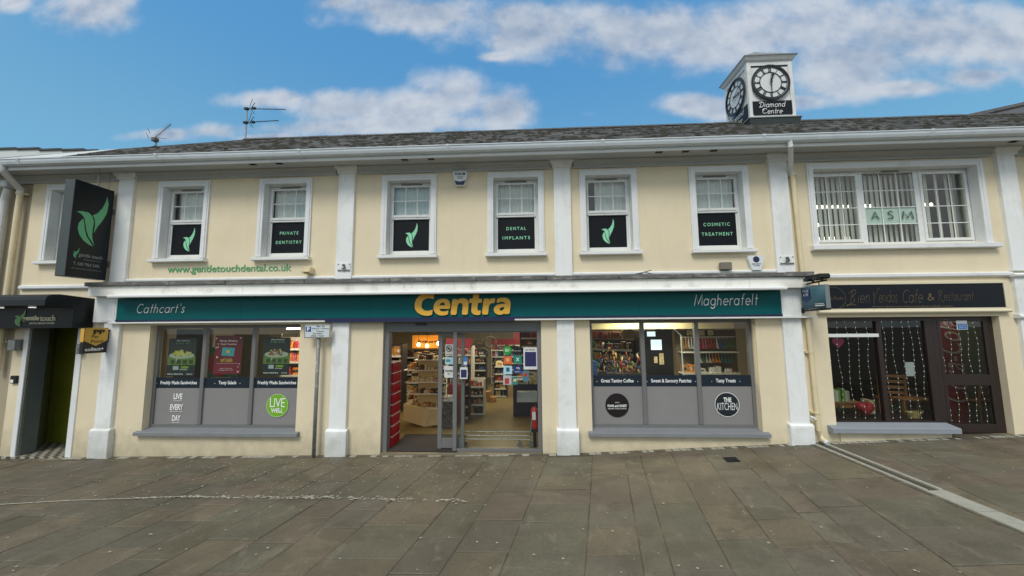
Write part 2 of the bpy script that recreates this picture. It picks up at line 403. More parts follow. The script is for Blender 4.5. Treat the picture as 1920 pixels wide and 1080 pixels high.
def arc(cx, cy, rx, ry, a0, a1, n=10):
    return [(cx + rx * math.cos(R(a0 + (a1 - a0) * i / n)), cy + ry * math.sin(R(a0 + (a1 - a0) * i / n))) for i in range(n + 1)]
G_ = {
 'C': (.85, [arc(.45, .5, .45, .5, 50, 310, 16)]), 'M': (1.05, [[(0, 0), (.14, 1), (.5, .12), (.86, 1), (1, 0)]]),
 'A': (.85, [[(0, 0), (.4, 1), (.8, 0)], [(.13, .32), (.67, .32)]]), 'S': (.6, [[(.48, .86), (.36, .98), (.18, .98), (.07, .84), (.1, .65), (.27, .53), (.44, .4), (.5, .22), (.4, .05), (.2, .0), (.02, .13)]]),
 'a': (.74, [arc(.3, .3, .3, .3, 0, 360, 16), [(.6, .6), (.6, 0)]]), 't': (.42, [[(.15, .95), (.15, 0)], [(0, .6), (.33, .6)]]),
 'h': (.62, [[(0, 1.02), (0, 0)], arc(.23, .36, .23, .24, 180, 0) + [(.46, 0)]]), 'n': (.62, [[(0, .6), (0, 0)], arc(.23, .36, .23, .24, 180, 0) + [(.46, 0)]]),
 'm': (1.0, [[(0, .6), (0, 0)], arc(.2, .38, .2, .22, 180, 0) + [(.4, 0)], arc(.6, .38, .2, .22, 180, 0) + [(.8, 0)]]),
 'c': (.6, [arc(.3, .3, .3, .3, 50, 310)]), 'r': (.4, [[(0, .6), (0, 0)], arc(.24, .34, .24, .26, 180, 65)]), "'": (.2, [[(0, 1.05), (.06, .8)]]),
 's': (.5, [[(.34, .5), (.26, .6), (.1, .59), (.03, .47), (.11, .35), (.27, .27), (.33, .13), (.24, .01), (.07, .01), (0, .12)]]),
 'g': (.74, [arc(.3, .3, .3, .3, 0, 360, 16), [(.6, .6), (.6, -.06)] + arc(.32, -.08, .28, .22, 0, -150)]),
 'e': (.7, [[(0, .3), (.6, .3)] + arc(.3, .3, .3, .3, 0, 310)]), 'f': (.42, [arc(.33, .82, .18, .2, 80, 180, 6) + [(.15, 0)], [(0, .6), (.33, .6)]]),
 'l': (.2, [[(0, 1.02), (0, 0)]]), 'i': (.2, [[(0, .6), (0, 0)], [(0, .82), (0, .87)]]), 'o': (.72, [arc(.3, .3, .3, .3, 0, 360, 16)]),
 'd': (.74, [arc(.3, .3, .3, .3, 0, 360, 16), [(.6, 1.02), (.6, 0)]]), 'u': (.62, [[(0, .6), (0, .24)] + arc(.23, .24, .23, .24, 180, 360) + [(.46, .6), (.46, 0)]]),
 'B': (1.0, [[(.12, 1.0), (.0, -.25)], [(-.35, .8), (-.1, .98), (.3, 1.12), (.6, 1.08), (.62, .85), (.4, .66), (.08, .52), (.45, .45), (.6, .25), (.42, .0), (0, -.12), (-.4, -.3), (-.5, -.22), (.1, -.16), (.9, -.2)]]),
 'V': (1.1, [[(-.05, .85), (.05, .8), (.2, -.25), (.45, .5), (.8, 1.1), (1.1, 1.25), (1.2, 1.05)]]),
 'R': (1.0, [[(.12, 1.0), (.0, -.1)], [(-.3, .8), (0, 1.05), (.45, 1.1), (.6, .9), (.4, .62), (.1, .5), (.4, .25), (.7, -.05), (1.1, -.2)]]),
 'D': (1.0, [[(.2, 1.0), (.1, 0)], [(-.25, .75), (-.1, 1.0), (.4, 1.05), (.8, .8), (.85, .4), (.6, .08), (.1, 0), (-.1, .06)]]),
 'Q': (1.05, [arc(.5, .55, .45, .5, 40, 300, 14) + [(.95, .2)], arc(.1, .78, .14, .2, -40, 200, 6)]),
 '&': (.8, [[(.75, .1), (.2, .75), (.25, .98), (.45, .95), (.42, .7), (.05, .35), (.05, .1), (.3, 0), (.6, .2), (.75, .45)]]), ' ': (.45, []),
}
def strokes(s_, w, shear=0.0, gap=.16):
    """geometric single line alphabet drawn as ribbons of width w (cap height 1)"""
    vs = []; fs = []; x = 0
    for ch in s_:
        adv, lines = G_[ch]
        for ln in lines:
            P = [Vector((x + p[0] + p[1] * shear, p[1])) for p in ln]; b = len(vs)
            kz = len(fs) * 1.5e-5
            for i, p in enumerate(P):
                a = P[max(i - 1, 0)]; c = P[min(i + 1, len(P) - 1)]; t = c - a
                t = t.normalized() if t.length > 1e-6 else Vector((1, 0)); n = Vector((-t.y, t.x)) * w / 2
                if 0 < i < len(P) - 1:
                    t1 = (p - a).normalized(); cs = max(.45, t1.dot(t)); n = n / cs
                e = (t * (-w / 2) if i == 0 else t * (w / 2) if i == len(P) - 1 else Vector((0, 0))) * .6
                vs += [(p.x + e.x + n.x, p.y + e.y + n.y, kz), (p.x + e.x - n.x, p.y + e.y - n.y, kz)]
            fs += [(b + 2 * i, b + 2 * i + 1, b + 2 * i + 3, b + 2 * i + 2) for i in range(len(P) - 1)]
        x += adv + (gap if ch != ' ' else 0)
    return vs, fs
def S(mb, s_, box, Y, w=.09, shear=0.0, ax=FRONT, org=None, mi=0, gap=.16):
    vs, fs = strokes(s_, w, shear, gap)
    put(mb, vs, fs, org if org is not None else (0, Y, 0), ax, box, mi)
LEAF = [[(-0.202,4.884),(-0.168,4.750),(-0.179,4.580),(-0.236,4.419),(-0.310,4.277),(-0.354,4.156),(-0.347,4.307),(-0.359,4.404),(-0.396,4.473),(-0.333,4.523),(-0.257,4.648),(-0.219,4.774)],
 [(-0.639,4.468),(-0.563,4.497),(-0.466,4.502),(-0.403,4.452),(-0.369,4.361),(-0.375,4.240),(-0.376,4.121),(-0.365,4.044),(-0.322,3.935),(-0.426,4.069),(-0.469,4.176),(-0.492,4.287),(-0.521,4.397),(-0.574,4.449)],
 [(-0.535,4.373),(-0.591,4.279),(-0.598,4.181),(-0.564,4.074),(-0.501,3.993),(-0.414,3.934),(-0.345,3.916),(-0.403,3.996),(-0.460,4.080),(-0.494,4.189),(-0.513,4.301)]]
def leaf(mb, box, Y=None, ax=FRONT, org=None, mi=0):
    o = Vector(org if org is not None else (0, Y, 0)); a0, a1, b0, b1 = box
    for L_ in LEAF:
        pts = [o + ax[0] * (a0 + (p[0] + .639) / .471 * (a1 - a0)) + ax[1] * (b0 + (p[1] - 3.916) / .968 * (b1 - b0)) for p in L_]
        mb.poly(pts, mi=mi)

# ------------------------------------------------------------------ ground
GX = [-200, -12, -9.3, -7.8, -3.3, .6, 4.3, 7.7, 12, 200]; GZ = [.10, .10, .14, .18, .25, .31, .50, .66, .85, .9]
def g(x):
    for i in range(len(GX) - 1):
        if x <= GX[i + 1]:
            t = (x - GX[i]) / (GX[i + 1] - GX[i]); return GZ[i] + t * (GZ[i + 1] - GZ[i])
    return GZ[-1]
mb = MB()
for i in range(len(GX) - 1):
    mb.add([(GX[i], -150, GZ[i] - .03), (GX[i + 1], -150, GZ[i + 1] - .03), (GX[i + 1], .25, GZ[i + 1] - .03), (GX[i], .25, GZ[i] - .03)], [(0, 1, 2, 3)])
for sgn in (-1, 1):
    x = 12.5 * sgn; e = 200 * sgn
    mb.add([(x, .25, g(x) - .03), (e, .25, g(e) - .03), (e, 150, g(e) - .03), (x, 150, g(x) - .03)], [(0, 1, 2, 3)])
M_ground = mat('town_square_paving', lin(98, 92, 80), .85, var=.15, vs=2, bump=.3, bs=20)
build('ground', mb, M_ground, kind='structure', label='grey stone paving of the town square running away from the shops', origin=(0, 0, 0))
# pavement bed + slabs
def strip(mb, x0, x1, y0, y1, dz, mi=0, n=1):
    xs = sorted(set([x0, x1] + [q for q in GX if x0 < q < x1]))
    for a, b in zip(xs[:-1], xs[1:]):
        mb.add([(a, y0, g(a) + dz), (b, y0, g(b) + dz), (b, y1, g(b) + dz), (a, y1, g(a) + dz)], [(0, 1, 2, 3)], mi)
mb = MB(); strip(mb, -11.5, 10.5, -5.2, .2, -.0065)
pav = build('pavement', mb, M_joint, kind='structure', label='worn stone slab pavement in front of the shops', origin=(0, 0, 0))

def slabmat(name, c):
    m_ = mat(name, c, .62, var=.14, vs=2.6, bump=.25, bs=45, objrand=.06)
    nt = m_.node_tree; b = nt.nodes['Principled BSDF']; L = nt.links.new
    src = b.inputs['Base Color'].links[0].from_socket
    geo = nt.nodes.new('ShaderNodeNewGeometry')
    # broad damp / worn patches and a colour drift running over the slabs
    n = nt.nodes.new('ShaderNodeTexNoise'); n.inputs['Scale'].default_value = .55; n.inputs['Detail'].default_value = 8; n.inputs['Roughness'].default_value = .65
    L(geo.outputs['Position'], n.inputs['Vector'])
    mr = nt.nodes.new('ShaderNodeMapRange'); mr.inputs[1].default_value = .35; mr.inputs[2].default_value = .65; mr.inputs[3].default_value = .80; mr.inputs[4].default_value = 1.17
    L(n.outputs[0], mr.inputs[0])
    mx = nt.nodes.new('ShaderNodeMix'); mx.data_type = 'RGBA'; mx.blend_type = 'MULTIPLY'; mx.inputs[0].default_value = 1
    L(src, mx.inputs[6]); L(mr.outputs[0], mx.inputs[7])
    n2 = nt.nodes.new('ShaderNodeTexNoise'); n2.inputs['Scale'].default_value = 38; n2.inputs['Detail'].default_value = 5
    L(geo.outputs['Position'], n2.inputs['Vector'])
    mr2 = nt.nodes.new('ShaderNodeMapRange'); mr2.inputs[1].default_value = .35; mr2.inputs[2].default_value = .75; mr2.inputs[3].default_value = .88; mr2.inputs[4].default_value = 1.14
    L(n2.outputs[0], mr2.inputs[0])
    mx2 = nt.nodes.new('ShaderNodeMix'); mx2.data_type = 'RGBA'; mx2.blend_type = 'MULTIPLY'; mx2.inputs[0].default_value = 1
    L(mx.outputs[2], mx2.inputs[6]); L(mr2.outputs[0], mx2.inputs[7])
    cur = mx2.outputs[2]
    # old damp stains and scuffed paler wear
    for sc_, lo, hi, colr, am, st, off in ((1.5, .53, .60, lin(70, 64, 50), .38, (1, 1.6, 1), 3), (.8, .56, .62, lin(84, 80, 64), .35, (1.8, 1, 1), 11), (6.0, .58, .70, lin(140, 134, 116), .35, (1, .5, 1), 5), (15.0, .62, .72, lin(60, 54, 42), .45, (1, 1, 1), 8)):
        mpn = nt.nodes.new('ShaderNodeMapping'); mpn.inputs['Scale'].default_value = st; mpn.inputs['Location'].default_value = (off, off * 2, 0); L(geo.outputs['Position'], mpn.inputs[0])
        nn = nt.nodes.new('ShaderNodeTexNoise'); nn.inputs['Scale'].default_value = sc_; nn.inputs['Detail'].default_value = 9; nn.inputs['Roughness'].default_value = .62; nn.inputs['Distortion'].default_value = .4; L(mpn.outputs[0], nn.inputs['Vector'])
        rr_ = nt.nodes.new('ShaderNodeMapRange'); rr_.inputs[1].default_value = lo; rr_.inputs[2].default_value = hi; rr_.inputs[4].default_value = am; L(nn.outputs[0], rr_.inputs[0])
        mm = nt.nodes.new('ShaderNodeMix'); mm.data_type = 'RGBA'; L(rr_.outputs[0], mm.inputs[0]); L(cur, mm.inputs[6]); mm.inputs[7].default_value = (*colr, 1); cur = mm.outputs[2]
    L(cur, b.inputs['Base Color'])
    L(n.outputs[0], b.inputs['Roughness'])
    rr = nt.nodes.new('ShaderNodeMapRange'); rr.inputs[1].default_value = .3; rr.inputs[2].default_value = .7; rr.inputs[3].default_value = .5; rr.inputs[4].default_value = .8
    L(n.outputs[0], rr.inputs[0]); L(rr.outputs[0], b.inputs['Roughness'])
    return m_
SL = [slabmat('slab_brown', lin(104, 96, 80)), slabmat('slab_green_grey', lin(97, 94, 79)), slabmat('slab_reddish', lin(102, 93, 80)), slabmat('slab_grey', lin(98, 93, 80)), slabmat('slab_ochre', lin(101, 95, 78))]
lines = [-1.44, -.70, -.25, .28, 1.01, 1.51, 1.76, 2.25, 2.74, 3.22, 3.5, 4.0, 4.45]
x = -1.44
left = []
while x > -10.2: x -= random.uniform(.42, .62); left.append(x)
right = []; x = 4.72
right.append(x)
while x < 10.0: x += random.uniform(.42, .62); right.append(x)
lines = left[::-1] + lines + right
SH = .185
nslab = 0
for i in range(len(lines) - 1):
    if abs(lines[i] - 4.45) < .01: continue          # the drain runs here
    y = -.16 - random.uniform(0, .5)
    first = True
    lo = lines[i]; hi = lines[i + 1]
    seg = [(-.13, y)]
    while y > -4.6:
        y2 = y - random.uniform(.38, .82); seg.append((y, y2)); y = y2
    for (ya, yb) in seg:
        if ya - yb < .08: continue
        sx = lambda xx, yy: xx + SH * (yy + .0) if not (4.4 < xx < 4.8) else xx + .0 * yy
        # outside the frame at the sides: leave to the bed
        cx = (lo + hi) / 2 + SH * (ya + yb) / 2
        lim = 5.4 + (ya + 3.2) * 1.75 if ya > -3.2 else 5.4
        if abs(cx + .3) > lim + .9: continue
        gp = .0015 + random.random() ** 2 * .006
        tz = random.uniform(-.003, .003); tl = [random.uniform(-.0025, .0025) for _ in range(4)]
        cs = [(sx(lo, ya) + gp, ya - gp), (sx(hi, ya) - gp, ya - gp), (sx(hi, yb) - gp, yb + gp), (sx(lo, yb) + gp, yb + gp)]
        mbs = MB(); ch = .007
        mcx = sum(c[0] for c in cs) / 4; mcy = sum(c[1] for c in cs) / 4
        top = []; rim = []; bot = []
        for k, c in enumerate(cs):
            z = g(c[0]) + tz + tl[k]
            dx = mcx - c[0]; dyy = mcy - c[1]
            top.append((c[0] + math.copysign(ch, dx), c[1] + math.copysign(ch, dyy), z)); rim.append((c[0], c[1], z - .005)); bot.append((c[0], c[1], z - .05))
        mbs.add(top + rim + bot, [(0, 1, 2, 3)] + [(a, (a + 1) % 4, 4 + (a + 1) % 4, 4 + a) for a in range(4)] + [(4 + a, 4 + (a + 1) % 4, 8 + (a + 1) % 4, 8 + a) for a in range(4)])
        band = 0 if mcx < -5 else 1
        wts = (3, 2, 2, 3, 1) if mcx < -2 else ((1, 4, 1, 2, 1) if mcx < .5 else (3, 1, 2, 3, 1))
        build('paving_slab', mbs, random.choices(SL, wts)[0], parent=pav)
        nslab += 1
print('slabs', nslab)
# small setts against the wall
mb = MB()
x = -9.2
while x < 7.9:
    w = random.uniform(.09, .13)
    if not (-9.3 < x < -8.3):
        for r_ in range(1):
            y1 = -.02 - r_ * .1; y0 = y1 - .095
            z = g(x) + random.uniform(-.004, .003)
            mb.box(x, x + w - .012, y0 + .004, y1, z - .04, z, random.randrange(2))
    x += w
build('sett', mb, [SL[3], M_kerb], parent=pav, kind='stuff')
# gum spots and litter specks
mb = MB()
for k in range(520):
    y = -.2 - abs(random.random() ** 1.3) * 3.2; x = random.uniform(-5.5 - (y + 3.2) * 1.5, 4.5 + (y + 3.2) * 1.2)
    if random.random() < .45: x = random.gauss(-3.0, 1.6); y = random.uniform(-1.6, -.25)
    r_ = random.uniform(.006, .016) * (1 if y < -1 else 1.1)
    n = 6; a0 = random.random() * 6; el_ = random.uniform(.5, 1)
    mb.poly([(x + r_ * math.cos(a0 + 2 * math.pi * i / n), y + el_ * r_ * math.sin(a0 + 2 * math.pi * i / n), g(x) + .009) for i in range(n)][::1])
build('gum_spots', mb, M_gum, kind='stuff', label='pale chewing gum spots and flecks scattered over the paving', cat='gum spots', origin=(0, -1, 0))
# painted chalky line
LP = [(-9.2, -1.98), (-6.85, -1.84), (-6.11, -1.74), (-5.37, -1.68), (-4.55, -1.62), (-3.87, -1.65), (-2.73, -1.65), (-1.60, -1.72), (-0.79, -1.76)]
mb = MB()
for (a, b) in zip(LP[:-1], LP[1:]):
    L_ = math.dist(a, b); n = int(L_ / .016)
    for i in range(n):
        t = i / n; x = a[0] + (b[0] - a[0]) * t; y = a[1] + (b[1] - a[1]) * t
        frag = min(1, max(0, (x + 5.6) / 2.0)); 
        if frag < .15: continue
        far_ = max(0, (x + 2.6) / 2)
        for k in range(1 + int(2 * frag)):
            if random.random() < (.10 + .45 * frag + .3 * far_) + .25 * math.sin(x * 5.1) * math.sin(x * 1.7): continue
            yy = y + random.gauss(0, .007 + .017 * frag); r_ = random.uniform(.007, .013) * (1.25 if frag < .3 else 1)
            lx = r_ * random.uniform(1, 2.4)
            mb.poly([(x - lx, yy - r_ * .5, g(x) + .0115), (x, yy - r_ * random.uniform(.6, 1.2), g(x) + .0115), (x + lx, yy - r_ * .3, g(x) + .0115), (x + lx * .6, yy + r_ * .8, g(x) + .0115), (x - lx * .7, yy + r_ * .9, g(x) + .0115)])
x = -9.2; pv = None
while x < -3.2:
    i = max(k for k in range(len(LP) - 1) if LP[k][0] <= x); a, b = LP[i], LP[i + 1]; y = a[1] + (b[1] - a[1]) * (x - a[0]) / (b[0] - a[0])
    t_ = min(1, max(0, (x + 5.4) / 2.0)); w = max(.0, (.0085 + random.uniform(-.002, .003)) * (1 - t_)); cy_ = y + random.uniform(-.0015, .0015)
    cur = ((x, cy_ - w, g(x) + .0105), (x, cy_ + w, g(x) + .0105))
    if pv and w > .0015 and random.random() > .04 + .4 * t_: mb.add([pv[0], cur[0], cur[1], pv[1]], [(0, 1, 2, 3)])
    pv = cur; x += .03
build('painted_line', mb, M_chalk, kind='stuff', label='broken white paint line running across the left of the paving', cat='painted line', origin=(-5, -1.7, .2))
# drain channel
mb = MB()
for (a, b) in ((.02, -.6), (-.6, -1.2), (-1.2, -1.82)):
    for (x0, x1) in ((4.50, 4.545), (4.665, 4.71)):
        mb.add([(x0 - .02 * 0, b, g(x0) - .03), (x1, b, g(x1) - .03), (x1, a, g(x1) - .03), (x0, a, g(x0) - .03), (x0, b + .006, g(x0) + .012), (x1, b + .006, g(x1) + .012), (x1, a - .006, g(x1) + .012), (x0, a - .006, g(x0) + .012)],
               [(4, 5, 6, 7), (0, 1, 5, 4), (1, 2, 6, 5), (2, 3, 7, 6), (3, 0, 4, 7)], 0)
mb.add([(4.545, -1.82, g(4.6) - .004), (4.665, -1.82, g(4.6) - .004), (4.665, .02, g(4.6) - .004), (4.545, .02, g(4.6) - .004)], [(0, 1, 2, 3)], 1)
for k in range(7):
    a = -1.83 - k * .5; b = a - .49
    mb.add([(4.50, b, g(4.5) + .008), (4.71, b, g(4.71) + .008), (4.71, a, g(4.71) + .008), (4.50, a, g(4.5) + .008), (4.5, b, g(4.5) - .03), (4.71, b, g(4.5) - .03), (4.71, a, g(4.5) - .03), (4.5, a, g(4.5) - .03)],
           [(0, 1, 2, 3), (0, 4, 5, 1), (2, 6, 7, 3), (1, 5, 6, 2), (3, 7, 4, 0)], 0)
build('drain_channel', mb, [M_kerb, M_channel], label='drainage channel with pale stone edges leading from the cream downpipe', cat='drain', origin=(4.6, -1, g(4.6)))
# inspection covers
mb = MB(); mb.add([(2.84, -.71, g(2.9) + .006), (3.04, -.71, g(3.04) + .006), (3.06, -.51, g(3.06) + .006), (2.87, -.51, g(2.87) + .006)], [(0, 1, 2, 3)])
for k in range(5):
    x = 2.87 + k * .038; mb.box(x, x + .012, -.69, -.53, g(x) + .004, g(x) + .012)
build('drain_cover', mb, M_blk, label='small square black iron drain cover in front of the right shop window', cat='drain cover')

# ------------------------------------------------------------------ building
B = thing('shop_building', 'long two storey cream rendered shop building with white pilasters and slate roof', 'building', (0, 0, g(0)))
WINS = [(-8.78, 'leaf'), (-6.52, 'leaf'), (-4.54, ('PRIVATE', 'DENTISTRY')), (-2.20, 'leaf'), (-.25, ('DENTAL', 'IMPLANTS')), (1.405, 'leaf'), (3.33, ('COSMETIC', 'TREATMENT'))]
OPEN = [(c - .41, c + .41, 3.74, 5.12) for c, _ in WINS] + [(4.93, 7.63, 3.78, 5.12), (-6.97, -4.14, .62, 2.50), (1.01, 3.79, .66, 2.53), (-2.62, .17, -.5, 2.52), (4.96, 6.72, .76, 2.54), (6.72, 7.68, -.5, 2.54), (-9.3, -8.3, -.5, 2.52)]
def wall_open(mb, x0, x1, z0, z1, ops, y0, y1):
    xs = sorted(set([x0, x1] + [q for o in ops for q in o[:2]])); zs = sorted(set([z0, z1] + [q for o in ops for q in o[2:]]))
    xs = [q for q in xs if x0 <= q <= x1]; zs = [q for q in zs if z0 <= q <= z1]
    ins = lambda a, b: any(o[0] - 1e-6 <= a <= o[1] + 1e-6 and o[2] - 1e-6 <= b <= o[3] + 1e-6 for o in ops)
    cell = {}
    for i in range(len(xs) - 1):
        for j in range(len(zs) - 1):
            cell[i, j] = not ins((xs[i] + xs[i + 1]) / 2, (zs[j] + zs[j + 1]) / 2)
    for (i, j), s_ in cell.items():
        if not s_: continue
        a, b, c, d = xs[i], xs[i + 1], zs[j], zs[j + 1]
        mb.add([(a, y0, c), (b, y0, c), (b, y0, d), (a, y0, d)], [(0, 1, 2, 3)])
        mb.add([(a, y1, c), (b, y1, c), (b, y1, d), (a, y1, d)], [(3, 2, 1, 0)])
        for (ni, nj, e) in ((i - 1, j, [(a, y0, c), (a, y0, d), (a, y1, d), (a, y1, c)]), (i + 1, j, [(b, y0, c), (b, y1, c), (b, y1, d), (b, y0, d)]),
                            (i, j - 1, [(a, y0, c), (a, y1, c), (b, y1, c), (b, y0, c)]), (i, j + 1, [(a, y0, d), (b, y0, d), (b, y1, d), (a, y1, d)])):
            if not cell.get((ni, nj), False): mb.add(e, [(0, 1, 2, 3)])
mb = MB(); wall_open(mb, -9.62, 12.4, -.5, 5.42, OPEN, 0, .26)
build('wall', mb, M_cream, parent=B)
# right and rear walls so the block is closed
mb = MB(); mb.box(12.1, 12.4, .262, 8, -.5, 5.42); mb.box(-10.9, 12.4, 9.6, 9.9, -.5, 5.4)
build('wall', mb, M_cream, parent=B)
# pilasters
def pilaster(c, w, z0, z1, upper=True, zp=None):
    mb = MB()
    if upper:
        mb.bbox(c - w, c + w, -.06, .01, z0, z1 - .13, .004)
        p = [(-.062, z1 - .131), (-.085, z1 - .12), (-.085, z1 - .09), (-.13, z1 - .03), (-.13, z1)]
        xo = [0.004, .02, .02, .06, .06]
        for i in range(len(p) - 1):
            a, b = xo[i], xo[i + 1]
            v_ = [(c - w - a, p[i][0], p[i][1]), (c + w + a, p[i][0], p[i][1]), (c + w + b, p[i + 1][0], p[i + 1][1]), (c - w - b, p[i + 1][0], p[i + 1][1]),
                  (c - w - a, 0, p[i][1]), (c + w + a, 0, p[i][1]), (c + w + b, 0, p[i + 1][1]), (c - w - b, 0, p[i + 1][1])]
            mb.add(v_, [(0, 1, 2, 3), (0, 3, 7, 4), (1, 5, 6, 2)] + ([(0, 4, 5, 1)] if i < 2 else []))
    else:
        mb.bbox(c - w, c + w, -.06, .01, zp + .04, z1, .004)
        mb.prof([(.0, zp - .01), (-.1, zp - .01), (-.1, zp + .015), (-.064, zp + .045), (0, zp + .045)], c - w - .035, c + w + .035)
        mb.bbox(c - w - .035, c + w + .035, -.102, .01, z0, zp, .006)
    return build('pilaster', mb, M_white, parent=B)
for c in (-7.65, -3.36, .585, 4.335): pilaster(c, .15, 3.30, 5.39)
pilaster(8.08, .14, 3.28, 5.39)
for c, zp in ((-7.655, .63), (-3.365, .645), (.59, .675), (4.355, .775)): pilaster(c, .15, g(c) - .1, 2.56, False, zp)
mb = MB(); mb.bbox(7.94, 8.22, -.06, .01, g(8) - .1, 2.5, .004); mb.bbox(7.94, 8.22, -.055, .01, 2.56, 3.18, .004)
for z in (2.5, 3.18):
    mb.prof([(0, z), (-.09, z), (-.1, z + .02), (-.1, z + .04), (-.075, z + .06), (0, z + .07)], 7.9, 8.26)
build('pilaster', mb, M_white, parent=B)
# cornice, soffit, fascia board, gutter
mb = MB()
prev = -10.9
segs = []
for c in (-7.65, -3.36, .585, 4.335, 8.08):
    w = .212; segs.append((prev, c - w)); prev = c + w
segs.append((prev, 12.4))
for a, b in segs:
    mb.prof([(.001, 5.255), (-.03, 5.255), (-.03, 5.29), (-.055, 5.30), (-.055, 5.325), (-.1, 5.37), (-.1, 5.39), (.001, 5.39)], a, b)
build('cornice', mb, M_soffit, parent=B)
mb = MB(); mb.box(-10.9, 12.6, -.42, .26, 5.392, 5.42); build('soffit', mb, M_soffit, parent=B)
mb = MB(); mb.box(-10.9, 12.6, -.445, -.421, 5.34, 5.5); build('fascia_board', mb, M_trim, parent=B)
mb = MB(); gp = [(-.447 - .062 + .06 * math.cos(R(a)), 5.49 + .075 * math.sin(R(a))) for a in range(180, 361, 20)]
gp = [(-.447 - .062 + .06 * math.cos(R(a)), 5.488 + .085 * math.sin(R(a))) for a in range(180, 361, 15)]
gpp = [(-.575, 5.492)] + gp + [(-.447, 5.492)] + [(q[0] * .98 - .011, q[1] + .008) for q in gp[::-1]]
mb.prof([(-.449, 5.395), (-.50, 5.395), (-.535, 5.41), (-.552, 5.45), (-.556, 5.485), (-.566, 5.49), (-.566, 5.505), (-.548, 5.505), (-.54, 5.46), (-.449, 5.41)], -10.9, 12.6)
for k in range(9):
    x = -9.2 + k * 2.6
    mb.prof([(-.449, 5.388), (-.505, 5.388), (-.542, 5.404), (-.56, 5.45), (-.5745, 5.487), (-.5745, 5.509), (-.545, 5.509), (-.538, 5.46), (-.449, 5.412)], x, x + .05)
build('gutter', mb, M_gutter, parent=B)
# soffit vents
for x, in [(-2.2,), (-1.73,), (-5.0,), (-4.5,), (2.23,), (2.68,), (3.15,), (7.95,), (8.5,)]:
    mb = MB(); mb.box(x - .06, x + .06, -.33, -.25, 5.384, 5.3915)
    for k in range(4): mb.box(x - .052 + k * .028, x - .036 + k * .028, -.325, -.255, 5.379, 5.384, 1)
    build('soffit_vent', mb, [mat('brown_vent', lin(120, 112, 100), .7), M_dark], parent=B)
# roof: one slope to the ridge with a hip at the left end
SLP = .616; EY = -.5; RY = 2.6
rz = lambda y: 5.5 + SLP * (y - EY)
mb = MB()
Lx, Rx = -10.32, 12.9; RLx = -7.53
mb.add([(Lx, EY, rz(EY)), (Rx, EY, rz(EY)), (Rx, RY, rz(RY)), (RLx, RY, rz(RY))], [(0, 1, 2, 3)])
mb.add([(Lx, EY, rz(EY)), (RLx, RY, rz(RY)), (Lx, RY + 3.1, rz(EY))], [(0, 1, 2)])
mb.add([(RLx, RY, rz(RY)), (Rx, RY, rz(RY)), (Rx, RY + 3.1, rz(EY)), (Lx, RY + 3.1, rz(EY))], [(0, 1, 2, 3)])
mb.add([(-10.9, RY + 3.1, 5.45), (12.6, RY + 3.1, 5.45), (12.6, 9.9, 5.45), (-10.9, 9.9, 5.45)], [(0, 1, 2, 3)])
build('roof', mb, M_slate2, parent=B)
mb = MB(); nrm = Vector((0, -SLP, 1)).normalized(); row = 0; y = EY - .03
while y < RY - .03:
    x = Lx + (row % 2) * .15
    while x < Rx:
        w = .296; yy = max(y, EY - .03)
        lx = Lx + (yy - EY) * (RLx - Lx) / (RY - EY)
        if x + w / 2 > lx + .05 and random.random() > .012:
            l = .24; t = random.uniform(.006, .02); dz = random.uniform(0, .006); j = random.uniform(-.012, .012)
            za, zb = rz(y + j) + .012 + dz, rz(y + l) + .004 + dz
            mb.add([(x, y + j, za), (x + w, y + j, za + random.uniform(-.004, .004)), (x + w, y + l, zb), (x, y + l, zb), (x, y + j, za - t), (x + w, y + j, za - t)], [(0, 1, 2, 3), (0, 4, 5, 1)], random.randrange(3))
        x += .3
    y += .2; row += 1
build('slates', mb, [M_slate, mat('slate_light', lin(90, 89, 88), .8, var=.45, vs=14, bump=.8, bs=30, dirt=lin(70, 72, 60), dirt_amt=.8, ds=6), mat('slate_darker', lin(54, 55, 54), .8, var=.4, vs=9, bump=.8, bs=30, dirt=lin(58, 62, 46), dirt_amt=.9, ds=5)], parent=B, kind='stuff')
x = RLx; zr = rz(RY)
mb = MB()
while x < Rx:
    dz = random.uniform(-.006, .006)
    mb.prof([(RY - .1, zr - .03 + dz), (RY - .05, zr + .03 + dz), (RY, zr + .055 + dz), (RY + .05, zr + .03 + dz), (RY + .1, zr - .03 + dz)], x, x + .44); x += .45
n = 12
for k in range(n):
    a = Vector((Lx, EY, rz(EY))).lerp(Vector((RLx, RY, zr)), k / n); b = Vector((Lx, EY, rz(EY))).lerp(Vector((RLx, RY, zr)), (k + .97) / n)
    mb.tube([a, b], .022, 6)
build('ridge_tiles', mb, M_ridge, parent=B, kind='stuff')
mb = MB(); mb.poly([(-8.55, EY, rz(EY) + .03), (-9.02, .9, rz(.9) + .03), (-9.08, .86, rz(.86) + .03), (-10.2, EY + .03, rz(EY) + .03)], (0, 0, -.012)); build('lead_flashing', mb, mat('pale_flashing_sheet', lin(196, 202, 204), .6, var=.1, vs=3), parent=B)
mb = MB()
for k in range(1500):
    y = random.uniform(EY, RY - .05); x = random.uniform(-8.6, 12.6)
    if x < -8.6 + max(0, (y - .9)) * .9: continue
    r_ = random.uniform(.02, .055) * (1.5 if random.random() < .15 else 1); h_ = r_ * random.uniform(.3, .6); zc_ = rz(y) + .02; n = 6
    ring = [(x + r_ * random.uniform(1, 2.2) * math.cos(i * 6.283 / n), y + r_ * .8 * math.sin(i * 6.283 / n), zc_ + SLP * r_ * .8 * math.sin(i * 6.283 / n)) for i in range(n)]
    mb.add(ring + [(x, y - .3 * h_, zc_ + h_)], [(i, (i + 1) % n, n) for i in range(n)])
build('moss', mb, mat('dark_roof_moss', lin(44, 44, 34), .95, var=.4, vs=30), parent=B, kind='stuff')
